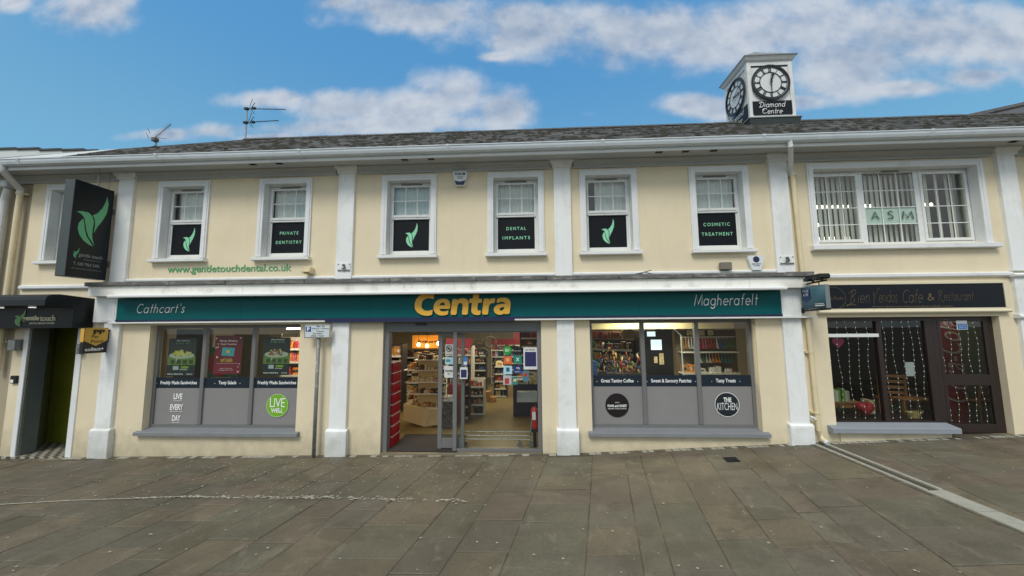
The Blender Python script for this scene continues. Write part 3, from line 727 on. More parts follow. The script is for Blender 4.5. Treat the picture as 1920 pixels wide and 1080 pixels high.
# white string courses
mb = MB(); q = [-7.49, -3.515]
for a, b in ((-7.495, -3.515), (-3.205, .43), (.74, 4.18)): mb.prof([(.001, 3.305), (-.035, 3.305), (-.045, 3.32), (-.045, 3.345), (-.02, 3.362), (.001, 3.362)], a, b)
for a, b in ((-9.6, -8.12), (4.75, 7.94)): mb.prof([(.001, 3.19), (-.04, 3.19), (-.055, 3.21), (-.055, 3.25), (-.02, 3.272), (.001, 3.272)], a, b)
build('string_course', mb, M_trim, parent=B)
# canopy box over the shop front
mb = MB()
x = -8.02
while x < 4.6:
    w = min(random.uniform(.9, 1.6), 4.64 - x); mb.bbox(x, x + w - .004, -.27, .0, 3.205 + random.uniform(-.004, .004), 3.285 + random.uniform(-.006, .006), .01); x += w
build('lead_capping', mb, M_lead, parent=B)
mb = MB()
x = -7.98
while x < 4.6:
    w = min(2.9, 4.6 - x); mb.box(x, x + w - .005, -.225, -.205, 3.03, 3.203); x += w
mb.box(-7.98, 4.6, -.204, .0, 3.03, 3.2)
build('shopfront_board', mb, M_board, parent=B)
for (a, b) in ((-8.0, -7.56), (4.19, 4.50)):
    mb = MB(); mb.bbox(a, b, -.09, .0, 2.56, 3.029, .005); mb.bbox(a + .16 if a < 0 else a + .05, b - .03, -.097, -.088, 2.585, 2.99, .003)
    build('end_block', mb, M_white, parent=B)
for a, b in ((-7.66, -3.62), (-.28, 4.72)):
    mb = MB(); mb.box(a, b, -.13, .0, 2.535, 2.56); build('drip_strip', mb, M_trim, parent=B)
# cladding above door between sign and opening
# ---- upper windows
def sash(c, sign):
    x0, x1, z0, z1 = c - .41, c + .41, 3.74, 5.12
    mb = MB()
    for (o_, yd) in ((.1, -.03), (.075, -.042), (.035, -.034)):
        i_ = {.1: .075, .075: .035, .035: 0.0}[o_]
        mb.box(x0 - o_, x0 - i_, yd, .0, z0, z1 + o_); mb.box(x1 + i_, x1 + o_, yd, .0, z0, z1 + o_); mb.box(x0 - i_, x1 + i_, yd, .0, z1 + i_, z1 + o_)
    # painted reveal lining
    mb.box(x0, x0 + .006, -.03, .125, z0, z1); mb.box(x1 - .006, x1, -.03, .125, z0, z1); mb.box(x0 + .006, x1 - .006, -.03, .125, z1 - .006, z1)
    w = build('window', mb, M_trim, parent=B)
    mb = MB(); mb.prof([(.125, 3.73), (-.085, 3.72), (-.095, 3.715), (-.095, 3.668), (-.06, 3.66), (.125, 3.66)], x0 - .13, x1 + .13); build('sill', mb, M_trim, parent=w)
    # outer frame
    f = MB(); a, b = x0 + .007, x1 - .007; zb, zt = 3.755, 5.113
    f.box(a, a + .035, .13, .2, zb, zt); f.box(b - .035, b, .13, .2, zb, zt); f.box(a + .035, b - .035, .13, .2, zt - .05, zt); f.box(a + .035, b - .035, .125, .2, 3.732, 3.80)
    f.bbox(c - .2, c + .2, .118, .13, zt - .035, zt - .012, .004, 1)
    # upper sash
    u0, u1 = a + .036, b - .036
    f.bbox(u0, u0 + .035, .115, .16, 4.43, 5.06, .004); f.bbox(u1 - .035, u1, .115, .16, 4.43, 5.06, .004); f.bbox(u0 + .03, u1 - .03, .115, .16, 5.035, 5.06, .004); f.bbox(u0 + .03, u1 - .03, .11, .16, 4.455, 4.505, .004)
    f.bbox(u0, u1, .12, .18, 4.42, 4.452, .004); f.bbox(u0, u0 + .03, .14, .18, 3.80, 4.42, .004); f.bbox(u1 - .03, u1, .14, .18, 3.80, 4.42, .004); f.bbox(u0 + .03, u1 - .03, .14, .18, 3.80, 3.83, .004)
    build('frame', f, [M_upvc, mat('grey_trickle_vent', lin(120, 120, 118), .5)], parent=w)
    gx0, gx1 = u0 + .035, u1 - .035
    mb = MB(); mb.box(gx0, gx1, .142, .15, 4.5, 5.04); build('pane', mb, M_glassup, parent=w)
    mb = MB(); mb.box(gx0, gx1, .158, .166, 3.82, 4.425); build('pane', mb, M_glassup, parent=w)
    W_ = gx1 - gx0
    for k in (1, 2):
        mb = MB(); x = gx0 + W_ * k / 3; mb.box(x - .009, x + .009, .134, .1415, 4.5, 5.04); build('glazing_bar', mb, M_bar, parent=w)
    mb = MB(); mb.box(gx0, gx1, .133, .1405, 4.768, 4.786); build('glazing_bar', mb, M_bar, parent=w)
    mb = MB(); mb.box(gx0 - .008, gx1 + .008, .15, .1545, 3.828, 4.418); build('window_vinyl', mb, M_black, parent=w)
    mb = MB()
    if sign == 'leaf': leaf(mb, (c + .02 - .135, c + .02 + .10, 3.90, 4.36), .1475)
    else:
        wd = [.36, .5] if sign[0] != 'COSMETIC' else [.46, .54]
        for k, s_ in enumerate(sign):
            mb = MB(); T(mb, s_, (c - wd[k] / 2, c + wd[k] / 2, 4.185 - k * .175, 4.245 - k * .175), .1475, bold=.012, space=1.35); build('lettering', mb, M_mint, parent=w)
    if sign == 'leaf': build('leaf_logo', mb, M_mint, parent=w)
    # dark room behind
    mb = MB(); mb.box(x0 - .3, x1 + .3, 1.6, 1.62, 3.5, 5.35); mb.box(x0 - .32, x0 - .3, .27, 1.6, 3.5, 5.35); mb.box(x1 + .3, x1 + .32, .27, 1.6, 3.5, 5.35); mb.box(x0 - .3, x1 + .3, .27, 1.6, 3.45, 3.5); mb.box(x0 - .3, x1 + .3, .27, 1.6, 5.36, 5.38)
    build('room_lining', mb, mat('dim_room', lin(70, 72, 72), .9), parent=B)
for c, s_ in WINS: sash(c, s_)
CL = {-8.78: 'behind the hanging black sign', -6.52: 'in the upper window right of the hanging black sign', -4.54: 'in the upper window reading private dentistry', -2.2: 'in the upper leaf window left of the alarm box', -.25: 'in the upper window reading dental implants', 1.405: 'in the upper leaf window with the yellow lamp glow', 3.33: 'in the upper window reading cosmetic treatment'}
def curtain(x0, x1, z0, z1, Y, label, m_=None, amp=.014, k=34, nm='net_curtain', group='pleated net curtains in the upper windows', cat='curtain'):
    mb = MB(); n = int((x1 - x0) / .012); vs = []
    for i in range(n + 1):
        x = x0 + (x1 - x0) * i / n; y = Y + amp * math.sin(x * k * 2.6 + 1.3 * math.sin(x * 7)) * (.6 + .4 * math.sin(x * 11)); vs += [(x, y, z0), (x, y, z1)]
    mb.add(vs, [(2 * i, 2 * i + 2, 2 * i + 3, 2 * i + 1) for i in range(n)])
    return build(nm, mb, m_ or M_curt, label=label, cat=cat, group=group, smooth=True)
for c, _ in WINS:
    x0 = c - .36
    if c == 1.405: x0 = c - .2
    if c == -6.52: x0 = c - .3
    curtain(x0, c + .36, 4.35, 5.1, .235, 'pleated net curtain ' + CL[c])
mb = MB(); mb.add([(1.1, .5, 4.55), (1.13, .5, 4.55), (1.30, 1.0, 4.98), (1.20, 1.0, 4.99), (1.12, .7, 4.85)], [(0, 1, 2, 3, 4)])
mb = MB(); mb.bbox(1.0, 1.16, .45, 1.55, 5.22, 5.25, .005); mb.bbox(1.03, 1.13, .5, 1.5, 5.19, 5.22, .004, 1)
build('ceiling_light', mb, [M_upvc, M_lamp], label='fluorescent ceiling light glowing inside the fifth sash window', cat='lamp')
mb = MB(); mb.bbox(1.075, 1.125, .46, .5, 4.60, 4.86, .01, 1)
build('strip_light', mb, [M_upvc, mat('lamp_pale_yellow', (1, 1, 1), .5, emit=(1, .95, .6), es=1.6)], label='slanting pale yellow strip light at the left of the fifth sash window', cat='lamp')
# ---- wide office window
mb = MB(); x0, x1, z0, z1 = 4.93, 7.63, 3.78, 5.12
for o_, i_, yd in ((.1, .075, -.03), (.075, .035, -.042), (.035, 0, -.034)):
    mb.box(x0 - o_, x0 - i_, yd, .0, 3.75, z1 + o_); mb.box(x1 + i_, x1 + o_, yd, .0, 3.75, z1 + o_); mb.box(x0 - i_, x1 + i_, yd, .0, z1 + i_, z1 + o_)
mb.box(x0, x0 + .006, -.03, .125, z0, z1); mb.box(x1 - .006, x1, -.03, .125, z0, z1); mb.box(x0 + .006, x1 - .006, -.03, .125, z1 - .006, z1)
OW = build('window', mb, M_trim, parent=B)
mb = MB(); mb.prof([(.125, 3.775), (-.085, 3.755), (-.095, 3.75), (-.095, 3.685), (-.06, 3.675), (.125, 3.675)], x0 - .14, x1 + .16); build('sill', mb, M_trim, parent=OW)
f = MB(); f.box(4.937, 7.623, .13, .2, 5.075, 5.113); f.box(4.937, 7.623, .128, .2, 3.78, 3.835)
for a, b in ((4.937, 4.965), (5.79, 5.875), (6.73, 6.815), (7.60, 7.623)): f.box(a, b, .131, .199, 3.835, 5.075)
f.bbox(6.2, 6.5, .118, .131, 5.085, 5.105, .004, 1)
for a, b in ((4.967, 5.788), (6.817, 7.598)):
    f.bbox(a, a + .045, .112, .165, 3.84, 5.07, .005); f.bbox(b - .045, b, .112, .165, 3.84, 5.07, .005); f.bbox(a + .04, b - .04, .112, .165, 5.03, 5.07, .005); f.bbox(a + .04, b - .04, .112, .165, 3.84, 3.89, .005)
build('frame', f, [M_upvc, mat('grey_trickle_vent', lin(120, 120, 118), .5)], parent=OW)
for a, b, zb, zt in ((5.01, 5.745, 3.885, 5.035), (5.875, 6.73, 3.835, 5.075), (6.86, 7.555, 3.885, 5.035)):
    mb = MB(); mb.box(a, b, .14, .148, zb, zt); build('pane', mb, M_glassup, parent=OW)
    for k in (1, 2):
        x = a + (b - a) * k / 3; mb = MB(); mb.box(x - .007, x + .007, .132, .1395, zb, zt); build('glazing_bar', mb, M_bar, parent=OW)
    for z in (4.155, 4.455, 4.755):
        mb = MB(); mb.box(a, b, .131, .1385, z - .007, z + .007); build('glazing_bar', mb, M_bar, parent=OW)
mb = MB(); mb.box(5.89, 6.72, .149, .152, 4.16, 4.45); build('window_vinyl', mb, mat('frosted_green_film', lin(206, 228, 216), .6), parent=OW)
mb = MB()
for s_, a, b in (('A', 5.96, 6.10), ('S', 6.235, 6.335), ('M', 6.47, 6.67)): S(mb, s_, (a, b, 4.235, 4.385), .127, w=.11)
build('lettering', mb, mat('dark_grey_letters', lin(48, 62, 66), .5), parent=OW)
# vertical blind
def vblind(x0, x1, z0, z1, Y, label, step=.089, ang=20, skip=()):
    mb = MB(); x = x0; k = 0
    while x < x1:
        if k not in skip:
            a = R(ang + random.uniform(-6, 6)); dx = .042 * math.cos(a); dy_ = .042 * math.sin(a)
            mb.add([(x - dx, Y - dy_, z0), (x + dx, Y + dy_, z0), (x + dx, Y + dy_, z1), (x - dx, Y - dy_, z1)], [(0, 1, 2, 3)])
        x += step; k += 1
    return build('vertical_blind', mb, M_blind, label=label, cat='blind', group='vertical blinds in the wide office window')
vblind(5.06, 5.93, 3.8, 5.1, .3, 'vertical blind in the left pane of the wide office window')
vblind(5.98, 6.95, 3.8, 5.1, .3, 'vertical blind behind the ASM panel of the wide office window')
vblind(7.0, 7.62, 3.8, 5.1, .3, 'half drawn vertical blind in the right pane of the wide office window', skip=(2, 4))
mb = MB(); mb.box(7.55, 8.0, .34, .35, 3.8, 5.1); build('roller_screen', mb, mat('pale_screen', lin(150, 162, 158), .8), label='pale flat screen at the right edge of the wide office window', cat='screen')
mb = MB(); mb.box(4.6, 9.5, 3.4, 3.42, 3.5, 5.35); mb.box(4.6, 4.62, .27, 3.4, 3.5, 5.35); mb.box(9.5, 9.52, .27, 3.4, 3.5, 5.35); mb.box(4.6, 9.5, .27, 3.4, 3.45, 3.5); mb.box(4.6, 9.5, .27, 3.4, 5.36, 5.38)
build('room_lining', mb, mat('office_room', lin(70, 66, 60), .9), parent=B)
def office_lamp(x0, x1, z, label):
    mb = MB(); n = max(3, int((x1 - x0) / .083)); st = (x1 - x0) / n
    for k in range(n): mb.bbox(x0 + k * st + .014, x0 + k * st + .066, .355, .375, z - .035, z + .035, .012)
    build('strip_light', mb, M_lampsoft, label=label, cat='lamp', group='strip lights glowing behind the office blind')
for a, b, z, s_ in ((5.16, 5.80, 4.55, 'upper strip light glowing through the left blind of the office window'), (5.90, 6.16, 4.55, 'strip light glowing through the middle blind above the ASM panel'),
                    (6.92, 7.16, 4.55, 'strip light glowing through the right blind of the office window'), (5.0, 5.2, 4.22, 'short strip light low behind the left office blind'), (5.04, 5.72, 3.97, 'lowest strip light glowing behind the left office blind')):
    office_lamp(a * 1.03 - .02 * 5.4, b * 1.03 - .02 * 5.4, z, s_)

# ---- shop windows
def shopwin(x0, x1, z0, z1, Y, bands, sill, band):
    mb = MB(); w3 = (x1 - x0) / 3
    mb.box(x0 + .002, x0 + .055, Y, Y + .07, z0 + .03, z1 - .002); mb.box(x1 - .055, x1 - .002, Y, Y + .07, z0 + .03, z1 - .002)
    for k in (1, 2): mb.bbox(x0 + w3 * k - .036, x0 + w3 * k + .036, Y - .008, Y + .07, z0 + .09, z1 - .06, .006)
    mb.box(x0 + .055, x1 - .055, Y, Y + .07, z0 + .03, z0 + .09); mb.box(x0 + .055, x1 - .055, Y, Y + .07, z1 - .06, z1 - .002)
    W_ = build('window', mb, M_grey, parent=B)
    s_ = MB(); s_.prof([(Y, z0 + .035), (-.07, z0 - .002), (-.08, z0 - .008), (-.08, sill), (-.03, sill - .005), (Y, sill)], x0 - .07, x1 + .08); build('sill', s_, M_sill, parent=W_)
    for k in range(3):
        a = x0 + w3 * k + (.055 if k == 0 else .036); b = x0 + w3 * (k + 1) - (.055 if k == 2 else .036)
        p = MB(); p.box(a, b, Y + .03, Y + .038, z0 + .09, z1 - .06); build('pane', p, M_glass, parent=W_)
        p = MB(); p.box(a, b, Y + .0245, Y + .0285, z0 + .09, band[0]); build('grey_vinyl', p, M_greyf, parent=W_)
        p = MB(); p.box(a, b, Y + .0235, Y + .0295, band[0], band[1]); build('navy_vinyl', p, M_navy, parent=W_)
        txt, tw = bands[k]
        cx = (a + b) / 2
        p = MB(); zc = (band[0] + band[1]) / 2
        T(p, txt, (cx - tw / 2, cx + tw / 2, zc - .045, zc + .035), Y + .0205, bold=.02)
        for sx_ in (-1, 1): p.disc((cx + sx_ * (tw / 2 + .07), Y + .0205, zc - .01), (1, 0, 0), (0, 0, 1), .007, 8)
        build('lettering', p, M_wtext, parent=W_)
    return W_
LWN = shopwin(-6.97, -4.14, .62, 2.50, .13, [('Freshly Made Sandwiches', .70), ('Tasty Salads', .34), ('Freshly Made Sandwiches', .72)], .56, (1.35, 1.54))
RWN = shopwin(1.01, 3.79, .66, 2.53, .13, [('Great Tasting Coffee', .56), ('Sweet & Savoury Pastries', .68), ('Tasty Treats', .33)], .60, (1.38, 1.57))
def sticker(name, mb, mats, label, cat, group=None): return build(name, mb, mats, label=label, cat=cat, group=group)
Yv = .145
mb = MB()
for k, (s_, w) in enumerate((('LIVE', .17), ('EVERY', .25), ('DAY', .16))):
    c = -6.475 + (-.01 if k == 1 else 0); z = 1.15 - k * .193
    T(mb, s_, (c - w / 2, c + w / 2, z, z + .105), Yv, bold=.035, space=.95)
    mb.box(c - w / 2, c + w / 2, Yv, Yv + .002, z - .03, z - .024)
sticker('window_lettering', mb, M_wtext, 'white LIVE EVERY DAY lettering low on the left shop window', 'lettering')
def badge(name, c, z, r, ms, label, fn, ring=None):
    t = thing(name, label, 'sticker', (c, Yv, z - r))
    mb = MB(); mb.disc((c, Yv, z), (1, 0, 0), (0, 0, 1), r, 40, .002)
    build('backing', mb, ms[0], parent=t)
    mb = MB()
    mb.disc((c, Yv - .003, z), (1, 0, 0), (0, 0, 1), r, 40, 0.0, 0, r * .955)
    if ring: build('ring', mb, ring, parent=t)
    mb = MB(); fn(mb, c, z, Yv - .004); build('lettering', mb, ms[1], parent=t)
def lw_(mb, c, z, Y): 
    T(mb, 'LIVE', (c - .14, c + .14, z - .03, z + .13), Y, bold=.0, space=.9); T(mb, 'WELL', (c - .11, c + .11, z - .125, z - .05), Y, bold=.03, shear=.1)
badge('round_sticker', -4.585, 1.045, .205, (mat('lime_green', lin(116, 178, 42), .4), M_wtext), 'round lime green LIVE WELL sticker on the left shop window', lw_, mat('pale_green_ring', lin(190, 215, 160), .5))
def fh_(mb, c, z, Y):
    T(mb, 'FRANK and HONEST', (c - .165, c + .165, z - .03, z + .012), Y, bold=.03); T(mb, 'GOURMET COFFEE COMPANY', (c - .16, c + .16, z - .068, z - .046), Y); T(mb, 'WITH', (c - .035, c + .035, z + .035, z + .055), Y)
badge('round_sticker', 1.465, 1.065, .2, (mat('coffee_black', lin(20, 14, 16), .4), M_wtext), 'round black coffee sticker low on the left pane of the right shop window', fh_)
def tk_(mb, c, z, Y):
    T(mb, 'THE', (c - .055, c + .075, z + .04, z + .12), Y, bold=.04); T(mb, 'KITCHEN', (c - .165, c + .165, z - .09, z + .03), Y, bold=-.006)
badge('round_sticker', 3.31, 1.08, .205, (mat('night_blue', lin(20, 32, 40), .4), M_wtext), 'round dark THE KITCHEN sticker with white rim on the right shop window', tk_, M_wtext)

# ---- automatic door (part of the building)
mb = MB(); zf = .30
mb.box(-2.615, -2.53, .05, .2, g(-2.6) - .05, 2.515); mb.box(.10, .165, .05, .2, g(.1) - .05, 2.515)
mb.bbox(-2.53, .10, .045, .24, 2.345, 2.515, .006)
mb.bbox(-1.38, -1.31, .06, .13, zf, 2.344, .005)
mb.box(-1.31, .10, .07, .12, zf + .0, .345); mb.box(-1.31, .10, .07, .12, 2.325, 2.344)
D = build('door_frame', mb, M_grey, parent=B)
mb = MB(); mb.box(-1.31, .10, .09, .098, .345, 2.325); build('pane', mb, M_glass, parent=D)
mb = MB(); mb.box(-2.05, -1.85, .03, .045, 2.46, 2.50); build('door_sensor', mb, M_blk, parent=D)
mb = MB(); mb.bbox(-1.665, -1.59, .15, .19, .315, 2.335, .005); mb.bbox(-1.25, -1.19, .15, .19, .315, 2.335, .005); mb.box(-1.59, -1.25, .152, .188, .33, .49); mb.box(-1.59, -1.25, .152, .188, 2.28, 2.33)
SD = build('sliding_door', mb, M_grey, parent=B)
mb = MB(); mb.box(-1.59, -1.25, .166, .174, .49, 2.28); build('pane', mb, M_glass, parent=SD)
mb = MB(); mb.box(-2.6, .15, -.06, .3, g(-1) - .04, .298); build('threshold', mb, mat('threshold_metal', lin(150, 140, 120), .4, metal=.5), parent=B)
mb = MB(); mb.box(-2.52, -1.3, .02, 1.05, .300, .312); build('door_mat', mb, mat('coir_mat', lin(48, 44, 40), .95, var=.15, vs=30, bump=.4, bs=90), label='wide dark entrance mat inside the open sliding door', cat='door mat')

# ---- cafe front
mb = MB(); Yc = .10
mb.box(4.962, 5.03, Yc, Yc + .07, .76, 2.53); mb.box(5.82, 5.895, Yc - .004, Yc + .07, .83, 2.47); mb.box(6.60, 6.72, Yc, Yc + .07, .76, 2.53)
mb.box(5.03, 6.60, Yc, Yc + .07, .762, .83); mb.box(5.03, 6.60, Yc, Yc + .07, 2.47, 2.535)
CW = build('window', mb, M_brown, parent=B)
mb = MB(); mb.bbox(4.97, 5.84, Yc - .02, Yc + .03, 2.205, 2.262, .004); build('transom', mb, M_bar, parent=CW)
mb = MB(); mb.box(5.03, 5.82, Yc + .03, Yc + .038, .83, 2.47); build('pane', mb, M_glassdark, parent=CW)
mb = MB(); mb.box(5.895, 6.60, Yc + .03, Yc + .038, .83, 2.47); build('pane', mb, M_glassdark, parent=CW)
mb = MB(); mb.prof([(.1, .81), (-.11, .77), (-.12, .762), (-.12, .69), (-.08, .685), (.1, .685)], 4.81, 6.76); build('sill', mb, M_sill2, parent=CW)
mb = MB(); mb.box(4.99, 6.70, -.025, .0, g(5.8) - .3, .684); build('apron', mb, M_cream, parent=B)
mb = MB(); zb = .655
mb.box(6.722, 6.80, Yc, Yc + .08, g(6.7) - .1, 2.535); mb.box(7.60, 7.678, Yc, Yc + .08, g(7.7) - .1, 2.535); mb.box(6.80, 7.60, Yc, Yc + .08, 2.49, 2.535)
CD = build('door_frame', mb, M_brown, parent=B)
mb = MB(); mb.bbox(6.803, 6.85, Yc - .005, Yc + .045, zb, 2.488, .004); mb.bbox(7.53, 7.597, Yc - .005, Yc + .045, zb, 2.488, .004)
for a, b in ((zb, .79), (1.41, 1.58), (2.455, 2.488)): mb.box(6.85, 7.53, Yc, Yc + .04, a, b)
CL_ = build('door', mb, M_brown, parent=B)
mb = MB(); mb.box(6.85, 7.53, Yc + .015, Yc + .022, 1.58, 2.455); build('pane', mb, M_glassdark, parent=CL_)
mb = MB(); mb.box(6.85, 7.53, Yc + .015, Yc + .022, .79, 1.41); build('pane', mb, M_glassdark, parent=CL_)
mb = MB(); mb.tube([(6.83, Yc - .006, 1.86), (6.83, Yc - .012, 1.86)], .012, 10); build('lock', mb, M_steel, parent=CL_)

# ---- left entrance recess
mb = MB()
mb.bbox(-9.40, -9.31, -.02, .03, g(-9.3) - .05, 2.5, .004); mb.bbox(-8.35, -8.24, -.02, .03, g(-8.3) - .05, 2.5, .004)
build('door_post', mb, M_trim, parent=B)
M_ent = mat('charcoal_lining', lin(96, 104, 108), .3, var=.12, vs=3)
mb = MB(); mb.add([(-9.292, .03, .1), (-9.292, .265, .1), (-9.292, .265, 2.545), (-9.292, .03, 2.545)], [(0, 1, 2, 3)]); mb.add([(-9.292, .265, .1), (-9.86, .82, .1), (-9.86, .82, 2.545), (-9.292, .265, 2.545)], [(0, 1, 2, 3)]); mb.box(-9.9, -8.0, .02, .9, 2.55, 2.6)
mb.add([(-8.3, .03, .1), (-8.25, .82, .1), (-8.25, .82, 2.6), (-8.3, .03, 2.6)], [(0, 1, 2, 3)])
build('entrance_lining', mb, M_ent, parent=B)
mb = MB(); mb.box(-9.31, -9.285, .0, .04, .1, 2.55)
build('door_trim', mb, M_steel, parent=B)
M_chk = mat('chequered_tile', lin(120, 118, 110), .5)
nt = M_chk.node_tree; ck = nt.nodes.new('ShaderNodeTexChecker'); ck.inputs['Scale'].default_value = 11; ck.inputs[1].default_value = (*lin(165, 160, 148), 1); ck.inputs[2].default_value = (*lin(72, 70, 66), 1)
gg = nt.nodes.new('ShaderNodeNewGeometry'); nt.links.new(gg.outputs['Position'], ck.inputs['Vector']); nt.links.new(ck.outputs[0], nt.nodes['Principled BSDF'].inputs['Base Color'])
mb = MB(); mb.box(-9.9, -8.2, -.03, 1.6, .05, .168); build('tiled_floor', mb, M_chk, parent=B)
mb = MB(); mb.box(-9.86, -8.25, .82, .83, .17, 2.55); GD = build('glass_door', mb, M_glassgreen, parent=B)
mb = MB(); leaf(mb, (-8.95, -8.55, .95, 1.75), .812); build('leaf_logo', mb, mat('teal_leaf', lin(60, 150, 120), .5), parent=GD)
mb = MB(); mb.box(-10.6, -7.9, 2.4, 2.42, .1, 2.7); mb.box(-10.6, -7.9, .84, 2.4, .1, .16); build('room_lining', mb, mat('olive_room', lin(120, 126, 60), .8), parent=B)
mb = MB(); mb.bbox(-8.62, -8.56, .79, .81, .7, 1.6, .01); 
build('door_handle', mb, M_steel, parent=GD)

# ---- downpipes
def downpipe(name, pts, r, m_, brs, parent=B, shoe=None):
    mb = MB(); mb.tube(pts, r, 12)
    for (x, y, z) in brs:
        mb.tube([(x, y, z), (x, y, z + .035)], r * 1.25, 12); mb.box(x - r * 1.9, x + r * 1.9, y + r * .6, .001, z + .002, z + .033)
    return build(name, mb, m_, parent=parent, smooth=False)
downpipe('downpipe', [(4.26, -.5, 5.42), (4.265, -.5, 5.33), (4.52, -.1, 5.10), (4.55, -.07, 5.0)], .036, M_wpipe, [])
downpipe('downpipe', [(4.555, -.07, 5.08), (4.58, -.07, 3.29)], .037, M_cpipe, [(4.565, -.07, 4.98)])
downpipe('downpipe', [(4.60, -.07, 2.53), (4.625, -.07, .72), (4.64, -.1, .60), (4.66, -.16, .56)], .036, M_cpipe, [(4.612, -.07, 1.95), (4.62, -.07, .98)])
mb = MB(); mb.tube([(4.52, -.06, .93), (4.56, -.08, .92), (4.58, -.09, .89)], .018, 8); build('overflow_pipe', mb, M_wpipe, parent=B)
mb = MB(); mb.tube([(4.655, -.15, .565), (4.665, -.19, .55)], .04, 12); build('pipe_shoe', mb, M_wpipe, parent=B)
downpipe('downpipe', [(-9.55, -.5, 5.42), (-9.555, -.5, 5.33), (-9.74, -.1, 5.12), (-9.755, -.08, 5.02)], .05, M_wpipe, [])
downpipe('downpipe', [(-9.755, -.08, 5.1), (-9.775, -.08, 1.7)], .045, M_cpipe, [(-9.76, -.08, 5.02), (-9.775, -.08, 2.2)])

# ------------------------------------------------------------------ neighbours
NB = thing('corner_building', 'neighbouring beige rendered building at the far left edge with a white pipe', 'building', (-11, 0, .1))
mb = MB(); mb.box(-14, -9.625, .02, .255, -.5, 5.3); mb.box(-14, -10.95, .256, 9, -.5, 5.3); build('wall', mb, mat('beige_render', lin(168, 158, 136), .85, var=.06, vs=2, bump=.3, bs=60), parent=NB)
mb = MB(); mb.tube([(-10.0, -.09, 5.14), (-10.08, -.07, 4.9), (-10.12, -.07, 1)], .055, 12); mb.bbox(-10.09, -9.9, -.2, -.02, 5.14, 5.28, .02); build('downpipe', mb, M_wpipe, parent=NB)
PB = thing('white_gabled_building', 'pale painted building with a dark capped parapet behind the left end of the roof', 'building', (-20, 6.5, 0))
mb = MB(); mb.poly([(-30, 6, .2), (-14.8, 6, .2), (-14.8, 6, 8.84), (-15.99, 6, 9.04), (-30, 6, 9.72)], (0, 3, 0)); build('wall', mb, mat('pale_blue_wall', lin(206, 214, 216), .8, var=.05, vs=1), parent=PB)
mb = MB()
x = -30
while x < -16.1:
    dz = random.uniform(-.02, .02); z = 9.72 - (x + 30) * .0485; mb.box(x, min(x + .9, -15.95), 5.95, 6.3, z - .05 + dz, z + .015 + dz); x += .9
build('coping', mb, mat('dark_coping', lin(70, 72, 74), .9, var=.3, vs=3), parent=PB)
RB = thing('slate_roofed_building', 'building with a dark hipped slate roof rising behind the right end', 'building', (17, 8, 0))
zz = lambda y: 8.64 + .75 * (y - 5)
mb = MB(); mb.add([(11.17, 4, zz(4)), (30, 4, zz(4)), (30, 9, zz(9)), (22.0, 9, zz(9))], [(0, 1, 2, 3)]); mb.add([(11.17, 4, zz(4)), (22, 9, zz(9)), (11.17, 14, zz(4))], [(0, 1, 2)])
build('roof', mb, mat('purple_slate', lin(78, 78, 84), .8, var=.3, vs=5, bump=.5, bs=20), parent=RB)
mb = MB()
for k in range(14):
    a = Vector((11.17, 4, zz(4))).lerp(Vector((22, 9, zz(9))), k / 14); b = Vector((11.17, 4, zz(4))).lerp(Vector((22, 9, zz(9))), (k + .96) / 14); mb.tube([a, b], .12, 6)
build('hip_tiles', mb, M_ridge, parent=RB, kind='stuff')
mb = MB(); mb.box(13.0, 30, 4.2, 14, 0.2, zz(4)); build('wall', mb, M_cream, parent=RB)

# ------------------------------------------------------------------ aerials
def yagi(mb, o, d, L_, n, el, mi=0, tilt=0):
    o = Vector(o); d = Vector(d).normalized(); side = d.cross(Vector((0, 0, 1))).normalized(); up = side.cross(d).normalized()
    if tilt: side, up = up, side
    mb.tube([o, o + d * L_], .009, 6, mi)
    for k in range(n):
        p = o + d * (L_ * (.14 + .84 * k / (n - 1))); e = el * (1 - .3 * k / n)
        mb.tube([p - side * e, p + side * e], .0045, 4, mi)
t = thing('roof_aerial', 'tall thin roof aerial carrying two horizontal antennas', 'aerial', (-7.53, 2.6, 7.42))
mb = MB(); mb.tube([(-7.53, 2.6, 7.3), (-7.53, 2.6, 8.33)], .017, 8); build('mast', mb, M_steel, parent=t)
for z, L_, nm in ((8.29, 1.22, 0), (7.9, 1.02, 1)):
    mb = MB(); yagi(mb, (-7.56, 2.58, z), (1, -.12, -.13 if nm == 0 else -.05), L_, 11, .05)
    c0 = Vector((-7.40, 2.56, z - .01))
    for s_ in (-1, 1): mb.tube([c0, c0 + Vector((.10, 0, .16 * s_))], .008, 5); mb.tube([c0 + Vector((0, -.05, 0)), c0 + Vector((.11, -.1, .2 * s_))], .006, 5)
    mb.bbox(-7.6, -7.48, 2.55, 2.62, z - .03, z + .03, .01); mb.bbox(-7.36, -7.27, 2.53, 2.59, z - .04, z + .02, .01); build('antenna', mb, M_blk, parent=t)
t = thing('roof_aerial', 'short roof aerial with a spiky boom pointing up to the right', 'aerial', (-10.05, 2.6, 7.2))
mb = MB(); mb.tube([(-10.06, 2.6, 6.0), (-10.02, 2.6, 7.55)], .022, 8); build('mast', mb, M_steel, parent=t)
mb = MB(); yagi(mb, (-10.06, 2.55, 7.50), (1, -.25, .50), .72, 14, .11, tilt=1)
for dx, dz in ((-.16, .16), (-.14, .30)): mb.tube([(-10.06 + dx, 2.5, 7.5 + dz), (-9.92 + dx, 2.45, 7.5 + dz - .19)], .008, 5)
mb.tube([(-9.95, 2.5, 7.52), (-9.55, 2.4, 7.42)], .007, 5); mb.tube([(-9.9, 2.7, 7.38), (-9.55, 2.7, 7.28)], .005, 5); mb.bbox(-10.08, -9.96, 2.5, 2.62, 7.44, 7.54, .01)
build('antenna', mb, mat('dull_aluminium', lin(96, 92, 88), .7), parent=t)

